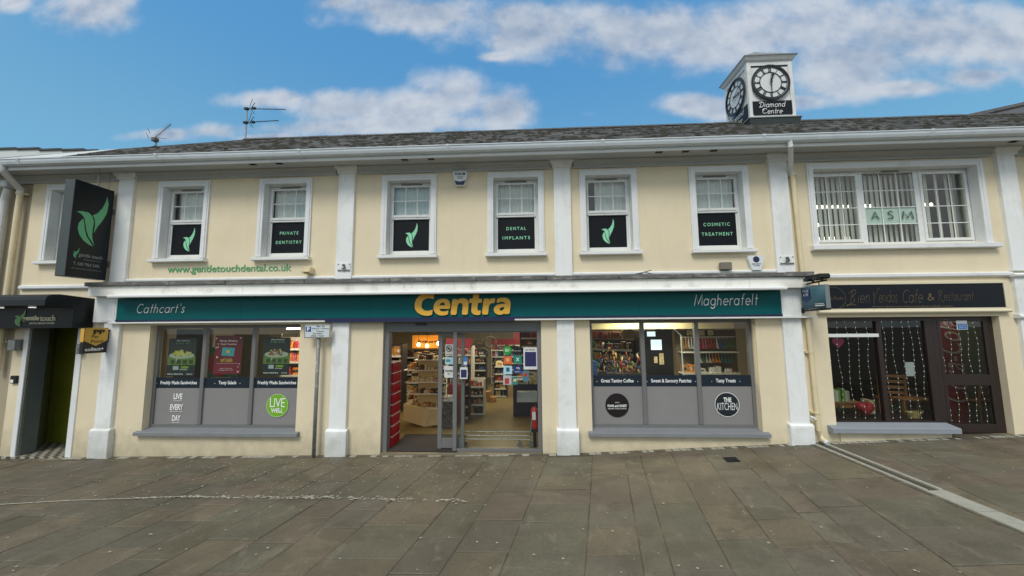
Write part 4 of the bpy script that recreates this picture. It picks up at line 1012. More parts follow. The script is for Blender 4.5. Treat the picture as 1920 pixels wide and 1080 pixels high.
# ------------------------------------------------------------------ clock tower
CT = thing('clock_tower', 'white square clock tower with two dials on the roof ridge', 'clock tower', (5.73, 2.58, 7.2))
x0, x1, y0, y1, z0, z1 = 5.21, 6.25, 2.06, 3.10, 7.26, 8.66
mb = MB(); mb.box(x0 + .03, x1 - .03, y0 + .03, y1 - .03, 6.6, z1)
for xx in (x0, x1 - .09):
    for yy in (y0, y1 - .09): mb.bbox(xx, xx + .09, yy, yy + .09, z0, z1, .006)
for a, b in ((8.56, 8.66), (7.26, 7.30)):
    mb.box(x0 + .09, x1 - .09, y0 + .005, y0 + .03, a, b); mb.box(x0 + .005, x0 + .03, y0 + .09, y1 - .09, a, b); mb.box(x1 - .03, x1 - .005, y0 + .09, y1 - .09, a, b)
mb.box(x0 + .1, x1 - .1, y0 + .022, y0 + .029, 8.53, 8.555, 1)
build('housing', mb, [M_clockw, M_clockd], parent=CT)
def frustum(mb, h0, h1, za, zb, mi=0, c=(5.73, 2.58)):
    v_ = [(c[0] + sx * h, c[1] + sy * h, z) for h, z in ((h0, za), (h1, zb)) for sx, sy in ((-1, -1), (1, -1), (1, 1), (-1, 1))]
    mb.add(v_, [(0, 1, 5, 4), (1, 2, 6, 5), (2, 3, 7, 6), (3, 0, 4, 7), (3, 2, 1, 0), (4, 5, 6, 7)], mi)
mb = MB(); frustum(mb, .525, .555, 8.655, 8.68); frustum(mb, .555, .60, 8.68, 8.75); frustum(mb, .61, .61, 8.75, 8.775, 1); frustum(mb, .60, .10, 8.776, 9.2, 2); frustum(mb, .10, .03, 9.2, 9.27, 1)
build('roof', mb, [M_clockw, mat('grey_flashing', lin(110, 116, 118), .6), mat('lead_roof', lin(128, 132, 134), .6)], parent=CT)
mb = MB(); frustum(mb, .60, .60, 7.215, 7.235, 0); frustum(mb, .60, .53, 7.236, 7.262, 0); frustum(mb, .50, .585, 6.75, 7.214, 1)
build('base_skirt', mb, [mat('pale_flashing', lin(150, 156, 156), .6), mat('dark_lead_skirt', lin(52, 62, 64), .6)], parent=CT)
FL = (Vector((0, -1, 0)), Vector((0, 0, 1)), Vector((-1, 0, 0)))
ROM = ['XII', 'I', 'II', 'III', 'IIII', 'V', 'VI', 'VII', 'VIII', 'IX', 'X', 'XI']
def dial(ax, c, hh, mm):
    c = Vector(c); r, u_, n = ax; Rr = .43
    mb = MB(); mb.disc(c, r, u_, Rr, 48, .006); 
    d = build('clock_face', mb, mat('dial_white', lin(214, 220, 222), .5, dirt=lin(150, 160, 165), dirt_amt=.3, ds=4), parent=CT)
    mb = MB(); mb.disc(c + n * .007, r, u_, Rr + .01, 64, .022, 0, Rr * .925); mb.disc(c + n * .007, r, u_, Rr * .88, 64, .01, 0, Rr * .855); mb.disc(c + n * .007, r, u_, Rr * .60, 48, .012, 0, Rr * .565)
    def seg(p, q, w, h=.012):
        P = c + n * h + r * p[0] + u_ * p[1]; Q = c + n * h + r * q[0] + u_ * q[1]; t_ = (Q - P).normalized(); s_ = t_.cross(n).normalized() * w / 2
        mb.poly([P - s_, Q - s_, Q + s_, P + s_], -n * .006)
    for k in range(60):
        a = R(90 - 6 * k); seg((math.cos(a) * Rr * .87, math.sin(a) * Rr * .87), (math.cos(a) * Rr * .93, math.sin(a) * Rr * .93), .008, .009)
    for k, s_ in enumerate(ROM):
        a = R(90 - 30 * k); er = Vector((math.cos(a), math.sin(a))); et = Vector((math.sin(a), -math.cos(a)))
        wd = {'I': .019, 'V': .036, 'X': .036}; tot = sum(wd[ch] for ch in s_); x = -tot / 2
        for ch in s_:
            w = wd[ch]; A0, A1 = Rr * .60, Rr * .86
            pt = lambda q, rad: tuple(er * rad + et * q)
            if ch == 'I': seg(pt(x + w / 2, A0), pt(x + w / 2, A1), .012)
            elif ch == 'V': seg(pt(x + w / 2, A0), pt(x + .004, A1), .013); seg(pt(x + w / 2, A0), pt(x + w - .004, A1), .007)
            else: seg(pt(x + .004, A1), pt(x + w - .004, A0), .013); seg(pt(x + .004, A0), pt(x + w - .004, A1), .007)
            x += w
    build('dial_ring', mb, M_clockd, parent=d)
    mb2 = MB(); keep = mb; mb = mb2
    def hand(a, L_, w, tail, sp):
        a = R(90 - a); e = r * math.cos(a) + u_ * math.sin(a); s_ = e.cross(n); o = c + n * .035
        pts = [o - e * tail - s_ * w * .6, o - s_ * w * .5, o + e * L_ * .6 - s_ * w * .4, o + e * L_ * .68 - s_ * w * sp, o + e * L_, o + e * L_ * .68 + s_ * w * sp, o + e * L_ * .6 + s_ * w * .4, o + s_ * w * .5, o - e * tail + s_ * w * .6]
        mb.poly(pts, n * .006)
    hand(30 * hh + mm * .5, .25, .034, .03, 1.3); hand(6 * mm, .37, .022, .09, .6); mb.disc(c + n * .035, r, u_, .028, 16, .015)
    build('hand', mb, M_clockd, parent=d)
dial(FRONT, (5.715, 2.052, 8.11), 12, 30)
dial(FL, (5.202, 2.60, 8.11), 3, 10)
for ax, org, cc in ((FRONT, (5.72, 2.048, 0), 'f'), (FL, (5.198, 2.58, 0), 's')):
    mb = MB(); o = Vector(org); w = .445
    mb.poly([o - ax[0] * w + ax[1] * 7.33, o + ax[0] * w + ax[1] * 7.33, o + ax[0] * w + ax[1] * 7.655, o - ax[0] * w + ax[1] * 7.655], -ax[2] * .02)
    sb = build('sign_board', mb, M_signnavy, parent=CT)
    mb = MB()
    o2 = o + ax[2] * .003
    S(mb, 'Diamond', (-.31, .30, 7.495, 7.64), 0, w=.10, shear=.3, ax=ax, org=o2, gap=.12); S(mb, 'Qentre', (-.24, .22, 7.335, 7.475), 0, w=.10, shear=.3, ax=ax, org=o2, gap=.12)
    build('lettering', mb, M_wtext, parent=sb)

# ------------------------------------------------------------------ signs
FS = thing('fascia_sign', 'long teal shop fascia sign with big yellow Centra lettering', 'sign', (-1.6, -.09, 2.56))
mb = MB(); xs = [-7.555, -5.2, -2.85, -.5, 1.85, 4.185]
for a, b in zip(xs[:-1], xs[1:]): mb.box(a + .0015, b - .0015, -.085, .0, 2.60, 3.029)
build('panel', mb, M_teal, parent=FS)
mb = MB(); mb.box(-7.56, 4.19, -.10, .0, 2.575, 2.5995); mb.box(-3.62, -.28, -.13, .0, 2.525, 2.574); build('trim', mb, M_blue, parent=FS)
mb = MB(); CENTRA_OUT = [
   [(-1.684, 3.0), (-1.692, 2.917), (-1.746, 2.93), (-1.805, 2.935), (-1.854, 2.919), (-1.893, 2.88), (-1.909, 2.822), (-1.909, 2.783), (-1.891, 2.744), (-1.856, 2.717), (-1.807, 2.707), (-1.753, 2.716), (-1.707, 2.731), (-1.718, 2.641), (-1.776, 2.627), (-1.84, 2.628), (-1.909, 2.643), (-1.973, 2.682), (-2.014, 2.736), (-2.027, 2.794), (-2.023, 2.857), (-1.997, 2.92), (-1.954, 2.969), (-1.895, 3.002), (-1.807, 3.016), (-1.738, 3.013)] ,
   [(-1.521, 2.922), (-1.57, 2.916), (-1.628, 2.892), (-1.667, 2.854), (-1.691, 2.796), (-1.692, 2.752), (-1.68, 2.704), (-1.645, 2.66), (-1.596, 2.635), (-1.542, 2.628), (-1.483, 2.634), (-1.44, 2.648), (-1.433, 2.716), (-1.479, 2.699), (-1.528, 2.695), (-1.567, 2.705), (-1.587, 2.727), (-1.592, 2.744), (-1.407, 2.742), (-1.4, 2.788), (-1.403, 2.836), (-1.422, 2.88), (-1.462, 2.912)] ,
   [(-1.588, 2.804), (-1.578, 2.833), (-1.554, 2.852), (-1.53, 2.857), (-1.505, 2.849), (-1.493, 2.827), (-1.49, 2.803)] ,
   [(-1.362, 2.913), (-1.271, 2.912), (-1.274, 2.886), (-1.247, 2.91), (-1.208, 2.921), (-1.167, 2.923), (-1.118, 2.911), (-1.089, 2.886), (-1.077, 2.847), (-1.079, 2.804), (-1.095, 2.638), (-1.195, 2.639), (-1.181, 2.786), (-1.184, 2.815), (-1.198, 2.836), (-1.222, 2.844), (-1.247, 2.835), (-1.266, 2.811), (-1.275, 2.777), (-1.291, 2.637), (-1.396, 2.638)] ,
   [(-0.997, 2.994), (-1.004, 2.914), (-1.065, 2.915), (-1.067, 2.842), (-1.016, 2.842), (-1.028, 2.745), (-1.03, 2.697), (-1.011, 2.659), (-0.972, 2.637), (-0.924, 2.629), (-0.875, 2.636), (-0.866, 2.708), (-0.895, 2.706), (-0.919, 2.713), (-0.926, 2.74), (-0.914, 2.841), (-0.849, 2.842), (-0.844, 2.912), (-0.902, 2.913), (-0.895, 2.993)] ,
   [(-0.815, 2.912), (-0.721, 2.913), (-0.726, 2.882), (-0.696, 2.906), (-0.663, 2.917), (-0.614, 2.917), (-0.624, 2.835), (-0.668, 2.836), (-0.701, 2.819), (-0.721, 2.786), (-0.728, 2.752), (-0.74, 2.637), (-0.846, 2.638)] ,
   [(-0.581, 2.909), (-0.527, 2.923), (-0.46, 2.928), (-0.407, 2.919), (-0.369, 2.892), (-0.35, 2.854), (-0.348, 2.815), (-0.368, 2.646), (-0.459, 2.642), (-0.457, 2.663), (-0.485, 2.64), (-0.529, 2.63), (-0.577, 2.636), (-0.62, 2.665), (-0.639, 2.703), (-0.637, 2.742), (-0.615, 2.78), (-0.566, 2.808), (-0.509, 2.819), (-0.441, 2.819), (-0.451, 2.84), (-0.48, 2.855), (-0.518, 2.856), (-0.562, 2.842), (-0.588, 2.84)] ,
   [(-0.456, 2.761), (-0.48, 2.764), (-0.514, 2.757), (-0.538, 2.741), (-0.543, 2.721), (-0.528, 2.702), (-0.5, 2.699), (-0.471, 2.721), (-0.459, 2.74)] ,
]
c_ = bpy.data.curves.new('c', 'CURVE'); c_.dimensions = '2D'; c_.fill_mode = 'BOTH'; c_.extrude = .016; c_.bevel_depth = .0025; c_.bevel_resolution = 0; c_.offset = -.001
for pts in CENTRA_OUT:
    # round the traced corners a little (one corner cutting pass)
    q = []
    for a, b in zip(pts, pts[1:] + pts[:1]):
        q += [(a[0] * .86 + b[0] * .14, a[1] * .86 + b[1] * .14), (a[0] * .14 + b[0] * .86, a[1] * .14 + b[1] * .86)]
    sp_ = c_.splines.new('POLY'); sp_.points.add(len(q) - 1); sp_.use_cyclic_u = True
    for k, p in enumerate(q): sp_.points[k].co = (p[0], p[1], 0, 1)
o_ = bpy.data.objects.new('c', c_); col.objects.link(o_)
me_ = bpy.data.meshes.new_from_object(o_.evaluated_get(bpy.context.evaluated_depsgraph_get()))
mb = MB(); mb.add([(q.co.x, -.103 - q.co.z, q.co.y) for q in me_.vertices], [tuple(p.vertices) for p in me_.polygons])
mb.m = [0 if abs(p.normal.z) > .9 else 1 for p in me_.polygons]
bpy.data.objects.remove(o_); bpy.data.curves.remove(c_); bpy.data.meshes.remove(me_)
build('letters', mb, [M_yellow, M_yside], parent=FS)
mb = MB(); S(mb, "Cathcart's", (-7.16, -6.245, 2.72, 2.895), -.0935, w=.085, shear=.22); build('lettering', mb, M_wtext, parent=FS)
mb = MB(); S(mb, 'Magherafelt', (2.755, 3.81, 2.70, 2.955), -.0935, w=.085, shear=.22)
build('lettering', mb, M_wtext, parent=FS)
AW = thing('awning_cassette', 'slim white awning cassette running above the teal fascia sign', 'awning', (-1.6, -.3, 2.99))
mb = MB(); mb.prof([(-.228, 2.997), (-.30, 2.985), (-.335, 2.995), (-.34, 3.02), (-.31, 3.042), (-.228, 3.05)], -7.48, -1.92); mb.prof([(-.228, 2.997), (-.30, 2.985), (-.335, 2.995), (-.34, 3.02), (-.31, 3.042), (-.228, 3.05)], -1.915, 4.14)
build('front_bar', mb, mat('clean_white_awning', lin(238, 242, 244), .35), parent=AW)
mb = MB(); mb.box(-7.5, 4.16, -.228, -.215, 2.995, 3.03); build('housing', mb, M_grey, parent=AW)
# web address on the wall
mb = MB(); T(mb, 'www.gentletouchdental.co.uk', (-6.73, -4.36, 3.43, 3.60), -.006, bold=.010, extrude=.004)
build('wall_lettering', mb, M_greentxt, label='green web address lettering on the cream wall under the first two upper windows', cat='lettering')
# projecting dental sign
FP = (Vector((0, 1, 0)), Vector((0, 0, 1)), Vector((1, 0, 0)))
GT = thing('hanging_sign', 'large black projecting sign with green leaf logo fixed to the left pilaster', 'sign', (-7.92, -.4, 3.33))
mb = MB(); mb.bbox(-8.015, -7.832, -.70, -.085, 3.335, 5.03, .006); build('panel', mb, [M_canopy], parent=GT)
mb = MB(); mb.box(-8.012, -7.835, -.703, -.7005, 3.34, 5.025); build('edge_strip', mb, M_signside, parent=GT)
mb = MB(); mb.box(-7.95, -7.9, -.09, -.0, 3.6, 3.7); mb.box(-7.95, -7.9, -.09, 0, 4.6, 4.7); mb.tube([(-7.92, -.3, 5.02), (-7.92, -.3, 5.38)], .006, 6); mb.tube([(-7.92, -.12, 5.02), (-7.92, -.12, 5.38)], .006, 6); build('bracket', mb, M_steel, parent=GT)
mb = MB(); leaf(mb, (-.639, -.168, 3.916, 4.884), ax=FP, org=(-7.829, 0, 0)); leaf(mb, (-.625, -.54, 3.66, 3.85), ax=FP, org=(-7.829, 0, 0)); build('leaf_logo', mb, M_mintd, parent=GT)
mb = MB(); o = (-7.829, 0, 0)
T(mb, 'gentle touch', (-.54, -.18, 3.68, 3.765), 0, ax=FP, org=o); T(mb, 'DENTAL IMPLANT STUDIO', (-.46, -.2, 3.65, 3.664), 0, ax=FP, org=o)
T(mb, 'T. 028 7963 2495', (-.605, -.215, 3.545, 3.595), 0, ax=FP, org=o); T(mb, 'www.gentletouchdental.co.uk', (-.635, -.176, 3.475, 3.495), 0, ax=FP, org=o)
build('lettering', mb, mat('dim_white_print', lin(150, 160, 160), .5), parent=GT)
# black entrance canopy
CN = thing('entrance_canopy', 'black box canopy with gentle touch lettering over the left entrance', 'canopy', (-9.3, -.3, 2.46))
mb = MB()
hood = [(-.02, 3.0), (-.55, 3.04), (-.66, 3.03), (-.72, 2.99), (-.74, 2.93), (-.74, 2.84), (-.34, 2.83), (-.33, 2.465), (-.02, 2.465)]
mb.prof(hood, -11.8, -8.075); build('hood', mb, M_canopy, parent=CN)
for x in (-9.23, -8.63):
    mb = MB(); mb.disc((x, -.5, 2.826), (1, 0, 0), (0, 1, 0), .045, 16, -.012); build('spotlight', mb, mat('spot_lens', lin(220, 225, 220), .3, emit=(1, 1, .95), es=.8), parent=CN)
mb = MB(); o = (0, -.336, 0)
T(mb, 'gentle', (-9.00, -8.70, 2.575, 2.69), 0, org=o, bold=.02, extrude=.01); T(mb, 'touch', (-8.68, -8.40, 2.59, 2.69), 0, org=o, bold=.0, extrude=.01); T(mb, 'DENTAL IMPLANT STUDIO', (-8.88, -8.41, 2.535, 2.565), 0, org=o, bold=.02)
build('lettering', mb, mat('cream_letters', lin(225, 222, 190), .4), parent=CN)
mb = MB(); leaf(mb, (-9.17, -8.96, 2.50, 2.81), ax=FRONT, org=(0, -.345, 0)); build('leaf_logo', mb, mat('pale_leaf', lin(120, 180, 110), .5), parent=CN)
# pay point sign
PP = thing('hanging_sign', 'small yellow and black Pay Point sign hanging between the left entrance and the first pilaster', 'sign', (-7.7, -.28, 2.01))
mb = MB(); mb.bbox(-7.735, -7.672, -.46, -.09, 2.02, 2.45, .004); mb.box(-7.72, -7.69, -.09, .0, 2.2, 2.4); mb.box(-7.735, -7.672, -.46, -.06, 2.40, 2.43)
build('panel', mb, M_blk, parent=PP)
mb = MB(); mb.poly([(-7.668, -.455, 2.46), (-7.668, -.455, 2.24), (-7.668, -.275, 2.145), (-7.668, -.095, 2.24), (-7.668, -.095, 2.46)]); mb.box(-7.737, -7.67, -.464, -.4615, 2.22, 2.45)
mb.poly([(-7.666, -.40, 2.2), (-7.666, -.4, 2.2), (-7.666, -.4, 2.2)])
build('yellow_face', mb, mat('mustard_yellow', lin(214, 170, 70), .4), parent=PP)
mb = MB(); o = (-7.665, 0, 0); T(mb, 'PP', (-.33, -.15, 2.345, 2.43), 0, ax=FP, org=o, bold=.05); T(mb, 'Pay', (-.35, -.24, 2.27, 2.335), 0, ax=FP, org=o, bold=.01); T(mb, 'Point', (-.35, -.16, 2.20, 2.255), 0, ax=FP, org=o, bold=.01)
build('lettering', mb, M_blk, parent=PP)
mb = MB(); T(mb, 'collect+', (-.43, -.14, 2.06, 2.12), 0, ax=FP, org=(-7.669, 0, 0), bold=.03); build('white_lettering', mb, M_wtext, parent=PP)
# ATM sign
FA = (Vector((0, -1, 0)), Vector((0, 0, 1)), Vector((-1, 0, 0)))
AT = thing('hanging_sign', 'blue green FREE ATM sign hanging from a black bracket beside the cafe sign', 'sign', (4.5, -.35, 2.6))
M_atm = mat('atm_blue', lin(22, 92, 118), .35)
nt = M_atm.node_tree; gm = nt.nodes.new('ShaderNodeNewGeometry'); sp = nt.nodes.new('ShaderNodeSeparateXYZ'); mr = nt.nodes.new('ShaderNodeMapRange'); mr.inputs[1].default_value = 2.7; mr.inputs[2].default_value = 3.08
mx = nt.nodes.new('ShaderNodeMix'); mx.data_type = 'RGBA'; mx.inputs[6].default_value = (*lin(8, 66, 84), 1); mx.inputs[7].default_value = (*lin(120, 168, 184), 1)
nt.links.new(gm.outputs['Position'], sp.inputs[0]); nt.links.new(sp.outputs[2], mr.inputs[0]); nt.links.new(mr.outputs[0], mx.inputs[0]); nt.links.new(mx.outputs[2], nt.nodes['Principled BSDF'].inputs['Base Color'])
mb = MB(); mb.bbox(4.505, 4.565, -.62, -.1, 2.675, 3.03, .004); build('panel', mb, [M_atm], parent=AT)
mb = MB(); mb.box(4.502, 4.568, -.627, -.6205, 2.67, 3.035); mb.box(4.502, 4.568, -.62, -.1, 3.031, 3.036); build('frame', mb, mat('sign_grey', lin(120, 128, 130), .4), parent=AT)
mb = MB(); o = (4.502, 0, 0); mb.poly([(4.5035, -.12, 3.0), (4.5035, -.12, 2.83), (4.5035, -.22, 2.77), (4.5035, -.32, 2.83), (4.5035, -.32, 3.0)]); build('blue_shield', mb, mat('deep_blue_shield', lin(24, 62, 110), .4), parent=AT)
mb = MB(); o = (4.5015, 0, 0); T(mb, 'FREE', (.145, .285, 2.945, 2.99), 0, ax=FA, org=o, bold=.02); T(mb, 'ATM', (.15, .265, 2.885, 2.93), 0, ax=FA, org=o, bold=.02); mb.box(4.5005, 4.502, -.59, -.40, 2.71, 2.728); mb.box(4.5005, 4.502, -.58, -.40, 2.742, 2.752)
build('lettering', mb, M_wtext, parent=AT)
mb = MB(); mb.tube([(4.53, .0, 3.08), (4.53, -.64, 3.10)], .014, 8); mb.tube([(4.53, .0, 2.65), (4.53, -.66, 2.66)], .016, 8)
mb.tube([(4.53, -.02, 2.655), (4.53, -.07, 2.655)], .05, 12)
for y in (-.18, -.48): mb.tube([(4.53, y, 3.03), (4.53, y, 3.1)], .008, 6); mb.tube([(4.53, y, 2.66), (4.53, y, 2.68)], .008, 6)
build('bracket', mb, M_blk, parent=AT)
for y0_, nm in ((-.15, 0), (-.36, 1), (-.55, 2)):
    mb = MB(); mb.bbox(4.44, 4.62, y0_ - .07, y0_ + .06, 3.13, 3.21, .02); mb.tube([(4.53, y0_, 3.09), (4.53, y0_, 3.15)], .018, 8); mb.bbox(4.40, 4.5, y0_ - .05, y0_ + .05, 3.11, 3.16, .015); build('spotlight', mb, M_blk, parent=AT)
# parking sign
PS = thing('parking_sign', 'small white parking time sign on a tall scuffed grey post in front of the wall', 'sign', (-3.72, -.12, g(-3.7)))
mb = MB(); mb.tube([(-3.72, -.12, g(-3.7) - .1), (-3.722, -.12, 2.42)], .031, 16); build('post', mb, M_post, parent=PS, smooth=True)
mb = MB(); mb.bbox(-3.96, -3.495, -.168, -.156, 2.255, 2.485, .004); build('plate', mb, mat('sign_white', lin(205, 214, 218), .4), parent=PS)
mb = MB(); a, b, c, d, w = -3.955, -3.50, 2.26, 2.48, .007
mb.box(a, b, -.1695, -.1685, c, c + w); mb.box(a, b, -.1695, -.1685, d - w, d); mb.box(a, a + w, -.1695, -.1685, c + w, d - w); mb.box(b - w, b, -.1695, -.1685, c + w, d - w); build('border', mb, M_blk, parent=PS)
mb = MB(); mb.box(-3.935, -3.84, -.1700, -.1685, 2.365, 2.455); build('blue_square', mb, mat('parking_blue', lin(24, 74, 150), .4), parent=PS)
mb = MB(); T(mb, 'P', (-3.91, -3.865, 2.375, 2.445), -.171, bold=.04); build('letter', mb, M_wtext, parent=PS)
mb = MB()
for s_, a, b, z in (('Mon - Sat', -3.74, -3.60, 2.445), ('8.30 am - 6.30 pm', -3.825, -3.52, 2.405), ('2 hours', -3.74, -3.61, 2.362), ('No return', -3.80, -3.63, 2.322), ('within 1 hours', -3.84, -3.60, 2.282)): T(mb, s_, (a, b, z, z + .024), -.1705, bold=.02)
build('lettering', mb, M_blk, parent=PS)
# cafe sign
CS = thing('cafe_sign', 'long black cafe sign with gold handwriting above the cafe window', 'sign', (6.3, -.04, 2.6))
mb = MB(); mb.box(4.83, 7.755, -.045, .0, 2.68, 3.08); build('panel', mb, M_signnavy, parent=CS)
mb = MB(); mb.prof([(0, 2.60), (-.06, 2.60), (-.075, 2.62), (-.075, 2.635), (-.05, 2.65), (-.05, 2.679), (0, 2.679)], 4.80, 7.82); mb.box(4.7, 7.80, -.055, 0, 3.081, 3.12); mb.box(7.756, 7.80, -.055, 0, 2.68, 3.08)
build('frame', mb, mat('cream_moulding', lin(224, 216, 190), .6), parent=CS)
mb = MB(); o = -.0475
S(mb, 'Bien', (5.26, 5.64, 2.72, 3.0), o, w=.034, shear=.35, gap=.1); S(mb, 'Venidos', (5.70, 6.08, 2.73, 3.03), o, w=.034, shear=.3, gap=.08)
S(mb, 'Cafe', (6.17, 6.48, 2.77, 2.99), o, w=.036, shear=.35, gap=.1); S(mb, '&', (6.56, 6.66, 2.80, 2.92), o, w=.10); S(mb, 'Restaurant', (6.72, 7.28, 2.77, 2.97), o, w=.034, shear=.35, gap=.08)
T(mb, 'www.bienvenidosmagherafelt.com', (5.66, 6.93, 2.69, 2.725), o)
S(mb, 'Bien Venidos', (4.92, 5.22, 2.82, 2.9), o, w=.08, shear=.3, gap=.06)
build('lettering', mb, M_gold, parent=CS)
mb = MB(); mb.disc((5.07, o, 2.86), (1, 0, 0), (0, 0, 1), .19, 40, 0, 0, .184)
for k in range(16):
    a = R(205 + k * 8.5); x = 5.07 + .185 * math.cos(a); z = 2.86 + .185 * math.sin(a); d_ = (.024 if k % 2 else -.02)
    mb.poly([(x, o - .001, z), (x + .012, o - .001, z + d_ * .5), (x + math.cos(a) * d_, o - .001, z + math.sin(a) * d_), (x - .012, o - .001, z + d_ * .3)])
build('wreath_logo', mb, mat('dull_gold', lin(92, 74, 48), .4), parent=CS)

# ------------------------------------------------------------------ wall fittings
def alarm(x, z, w, h, label, lines_, cc):
    t = thing('alarm_box', label, 'alarm box', (x, -.04, z - h))
    mb = MB(); top = w / 2; bot = w * .27
    pr = [(-bot, 0), (bot, 0), (top, h * .78), (top * .9, h), (-top * .9, h), (-top, h * .78)]
    mb.poly([(x + p[0], -.075, z - h + p[1]) for p in pr], (0, .075, 0)); build('cover', mb, mat('alarm_white', lin(218, 224, 226), .35), parent=t)
    mb = MB()
    if cc == 'low': mb.poly([(x - bot * 1.35, -.0765, z - h + h * .36), (x - bot * .95, -.0765, z - h + .01), (x + bot * .95, -.0765, z - h + .01), (x + bot * 1.35, -.0765, z - h + h * .36), (x, -.0765, z - h + h * .27)])
    else: mb.disc((x, -.0765, z - h * .27), (1, 0, 0), (0, 0, 1), w * .2, 20)
    build('badge', mb, mat('alarm_navy', lin(24, 34, 80), .4), parent=t)
    mb = MB()
    for s_, dz, hh, ww in lines_: T(mb, s_, (x - ww / 2, x + ww / 2, z - dz - hh, z - dz), -.0775, bold=.02)
    build('lettering', mb, M_blk if cc == 'low' else mat('alarm_navy2', lin(24, 34, 80), .4), parent=t)
alarm(-1.25, 5.24, .27, .27, 'white and navy FORUM alarm box high on the cream wall', [('FORUM', .03, .045, .19), ('SECURITY', .10, .015, .12), ('ALARMS', .125, .015, .1)], 'low')
alarm(3.84, 3.60, .27, .25, 'white alarm box with round navy badge below the cosmetic treatment window', [('SECURITY', .135, .022, .16), ('ALARM', .165, .018, .1)], 'disc')
mb = MB(); mb.bbox(3.23, 3.42, -.11, -.03, 3.36, 3.49, .01); mb.box(3.29, 3.36, -.03, 0, 3.40, 3.46); build('flood_light', mb, mat('taupe_box', lin(120, 116, 104), .5), label='small taupe flood light box on the wall below the cosmetic treatment window', cat='light')
mb = MB(); mb.bbox(-4.06, -3.93, -.13, -.0, 3.40, 3.52, .01); mb.bbox(-4.05, -3.94, -.17, -.13, 3.42, 3.44, .005); mb.tube([(-4.06, -.05, 3.45), (-4.12, -.03, 3.47), (-4.17, -.01, 3.45)], .004, 5); build('sensor_box', mb, M_cpipe, label='cream sensor box on the wall at the end of the web address', cat='sensor')
for cx in (-3.345, 4.345):
    t = thing('light_plate', ('square white cable plate with hook low on the second upper pilaster' if cx < 0 else 'square white cable plate with hook low on the upper pilaster left of the cream downpipe'), 'plate', (cx, -.065, 3.44), group='white cable plates on the upper pilasters')
    mb = MB(); mb.bbox(cx - .12, cx + .12, -.072, -.06, 3.44, 3.585, .003); build('plate', mb, M_white, parent=t)
    mb = MB()
    for sx_ in (-.1, .1):
        for z in (3.46, 3.565): mb.disc((cx + sx_, -.073, z), (1, 0, 0), (0, 0, 1), .011, 8, .004)
    mb.tube([(cx - .1, -.08, 3.452), (cx - .05, -.08, 3.462), (cx, -.08, 3.448), (cx + .05, -.08, 3.462), (cx + .1, -.08, 3.452)], .006, 5)
    mb.bbox(cx - .02, cx + .02, -.1, -.073, 3.53, 3.565, .003); mb.tube([(cx + .01, -.09, 3.55), (cx + .03, -.09, 3.50), (cx, -.09, 3.485), (cx - .03, -.09, 3.495)], .012, 6)
    build('hook', mb, mat('dark_zinc', lin(84, 88, 88), .5), parent=t)
mb = MB(); mb.tube([(1.85, -.18, 3.29), (1.8, -.16, 3.30), (2.05, -.16, 3.36), (1.95, -.14, 3.33), (2.1, -.14, 3.29)], .007, 6); mb.bbox(1.78, 1.9, -.2, -.14, 3.287, 3.305, .005)
build('loose_cable', mb, M_blk, label='short tangle of loose dark cable lying on the ledge above Magherafelt', cat='cable')
t = thing('wall_light', 'small grey square box light on the wall left of the left entrance', 'light', (-9.6, -.08, 2.08))
mb = MB(); mb.bbox(-9.57, -9.43, -.12, 0, 2.06, 2.26, .006); build('body', mb, M_steel, parent=t)
t = thing('intercom', 'small black intercom on the wall beside the left entrance', 'intercom', (-9.5, -.03, 1.46))
mb = MB(); mb.bbox(-9.55, -9.43, -.04, 0, 1.46, 1.6, .006); build('body', mb, M_blk, parent=t)
mb = MB(); mb.box(-9.535, -9.48, -.042, -.0405, 1.475, 1.53); build('label_plate', mb, M_wtext, parent=t)
mb = MB(); mb.bbox(-8.26, -8.2, -.1, -.0, 1.99, 2.17, .006); build('post_box', mb, M_steel, label='narrow grey box on the right post of the left entrance', cat='box')

# ------------------------------------------------------------------ shop interior
mb = MB(); mb.box(-7.6, 4.5, .262, 9.6, .15, .295); build('floor', mb, M_floor, parent=B)
mb = MB(); mb.box(-7.6, 4.5, .262, 9.6, 2.72, 2.76); build('ceiling', mb, M_iwall, parent=B)
mb = MB(); mb.box(-7.64, -7.6, .262, 9.6, .2, 3); mb.box(4.5, 4.54, .262, 9.6, .2, 3); mb.box(-7.6, 4.5, 9.5, 9.54, .3, 2.72); build('partition', mb, M_iwall, parent=B)
def area(name, x, y, z, sx_, sy_, e, c=(1, .88, .66)):
    l = bpy.data.lights.new(name, 'AREA'); l.shape = 'RECTANGLE'; l.size = sx_; l.size_y = sy_; l.energy = e; l.color = c
    o = bpy.data.objects.new(name, l); o.location = (x, y, z); col.objects.link(o); return o
for x, y, e, wh in ((-5.6, 1.9, 22, 'above the left shop window'), (-2.4, 2.2, 28, 'above the cake display stand'), (-.8, 4.5, 38, 'over the middle of the aisle'), (-2.6, 6.0, 30, 'behind the orange banner'), (.2, 7.2, 34, 'over the white back shelves'), (2.3, .7, 18, 'in front of the cream bulkhead'), (2.6, 3.5, 20, 'behind the cream bulkhead'), (-5.4, 4.5, 18, 'deep behind the left shop window')):
    mb = MB(); mb.bbox(x - .6, x + .6, y - .12, y + .12, 2.66, 2.719, .01); mb.bbox(x - .56, x + .56, y - .09, y + .09, 2.648, 2.659, .003, 1)
    build('ceiling_light', mb, [M_upvc, M_lamp], label='lit strip light on the shop ceiling ' + wh, cat='lamp', group='ceiling lights inside the shop')
    area('shop_lamp', x, y, 2.63, 1.1, .2, e)
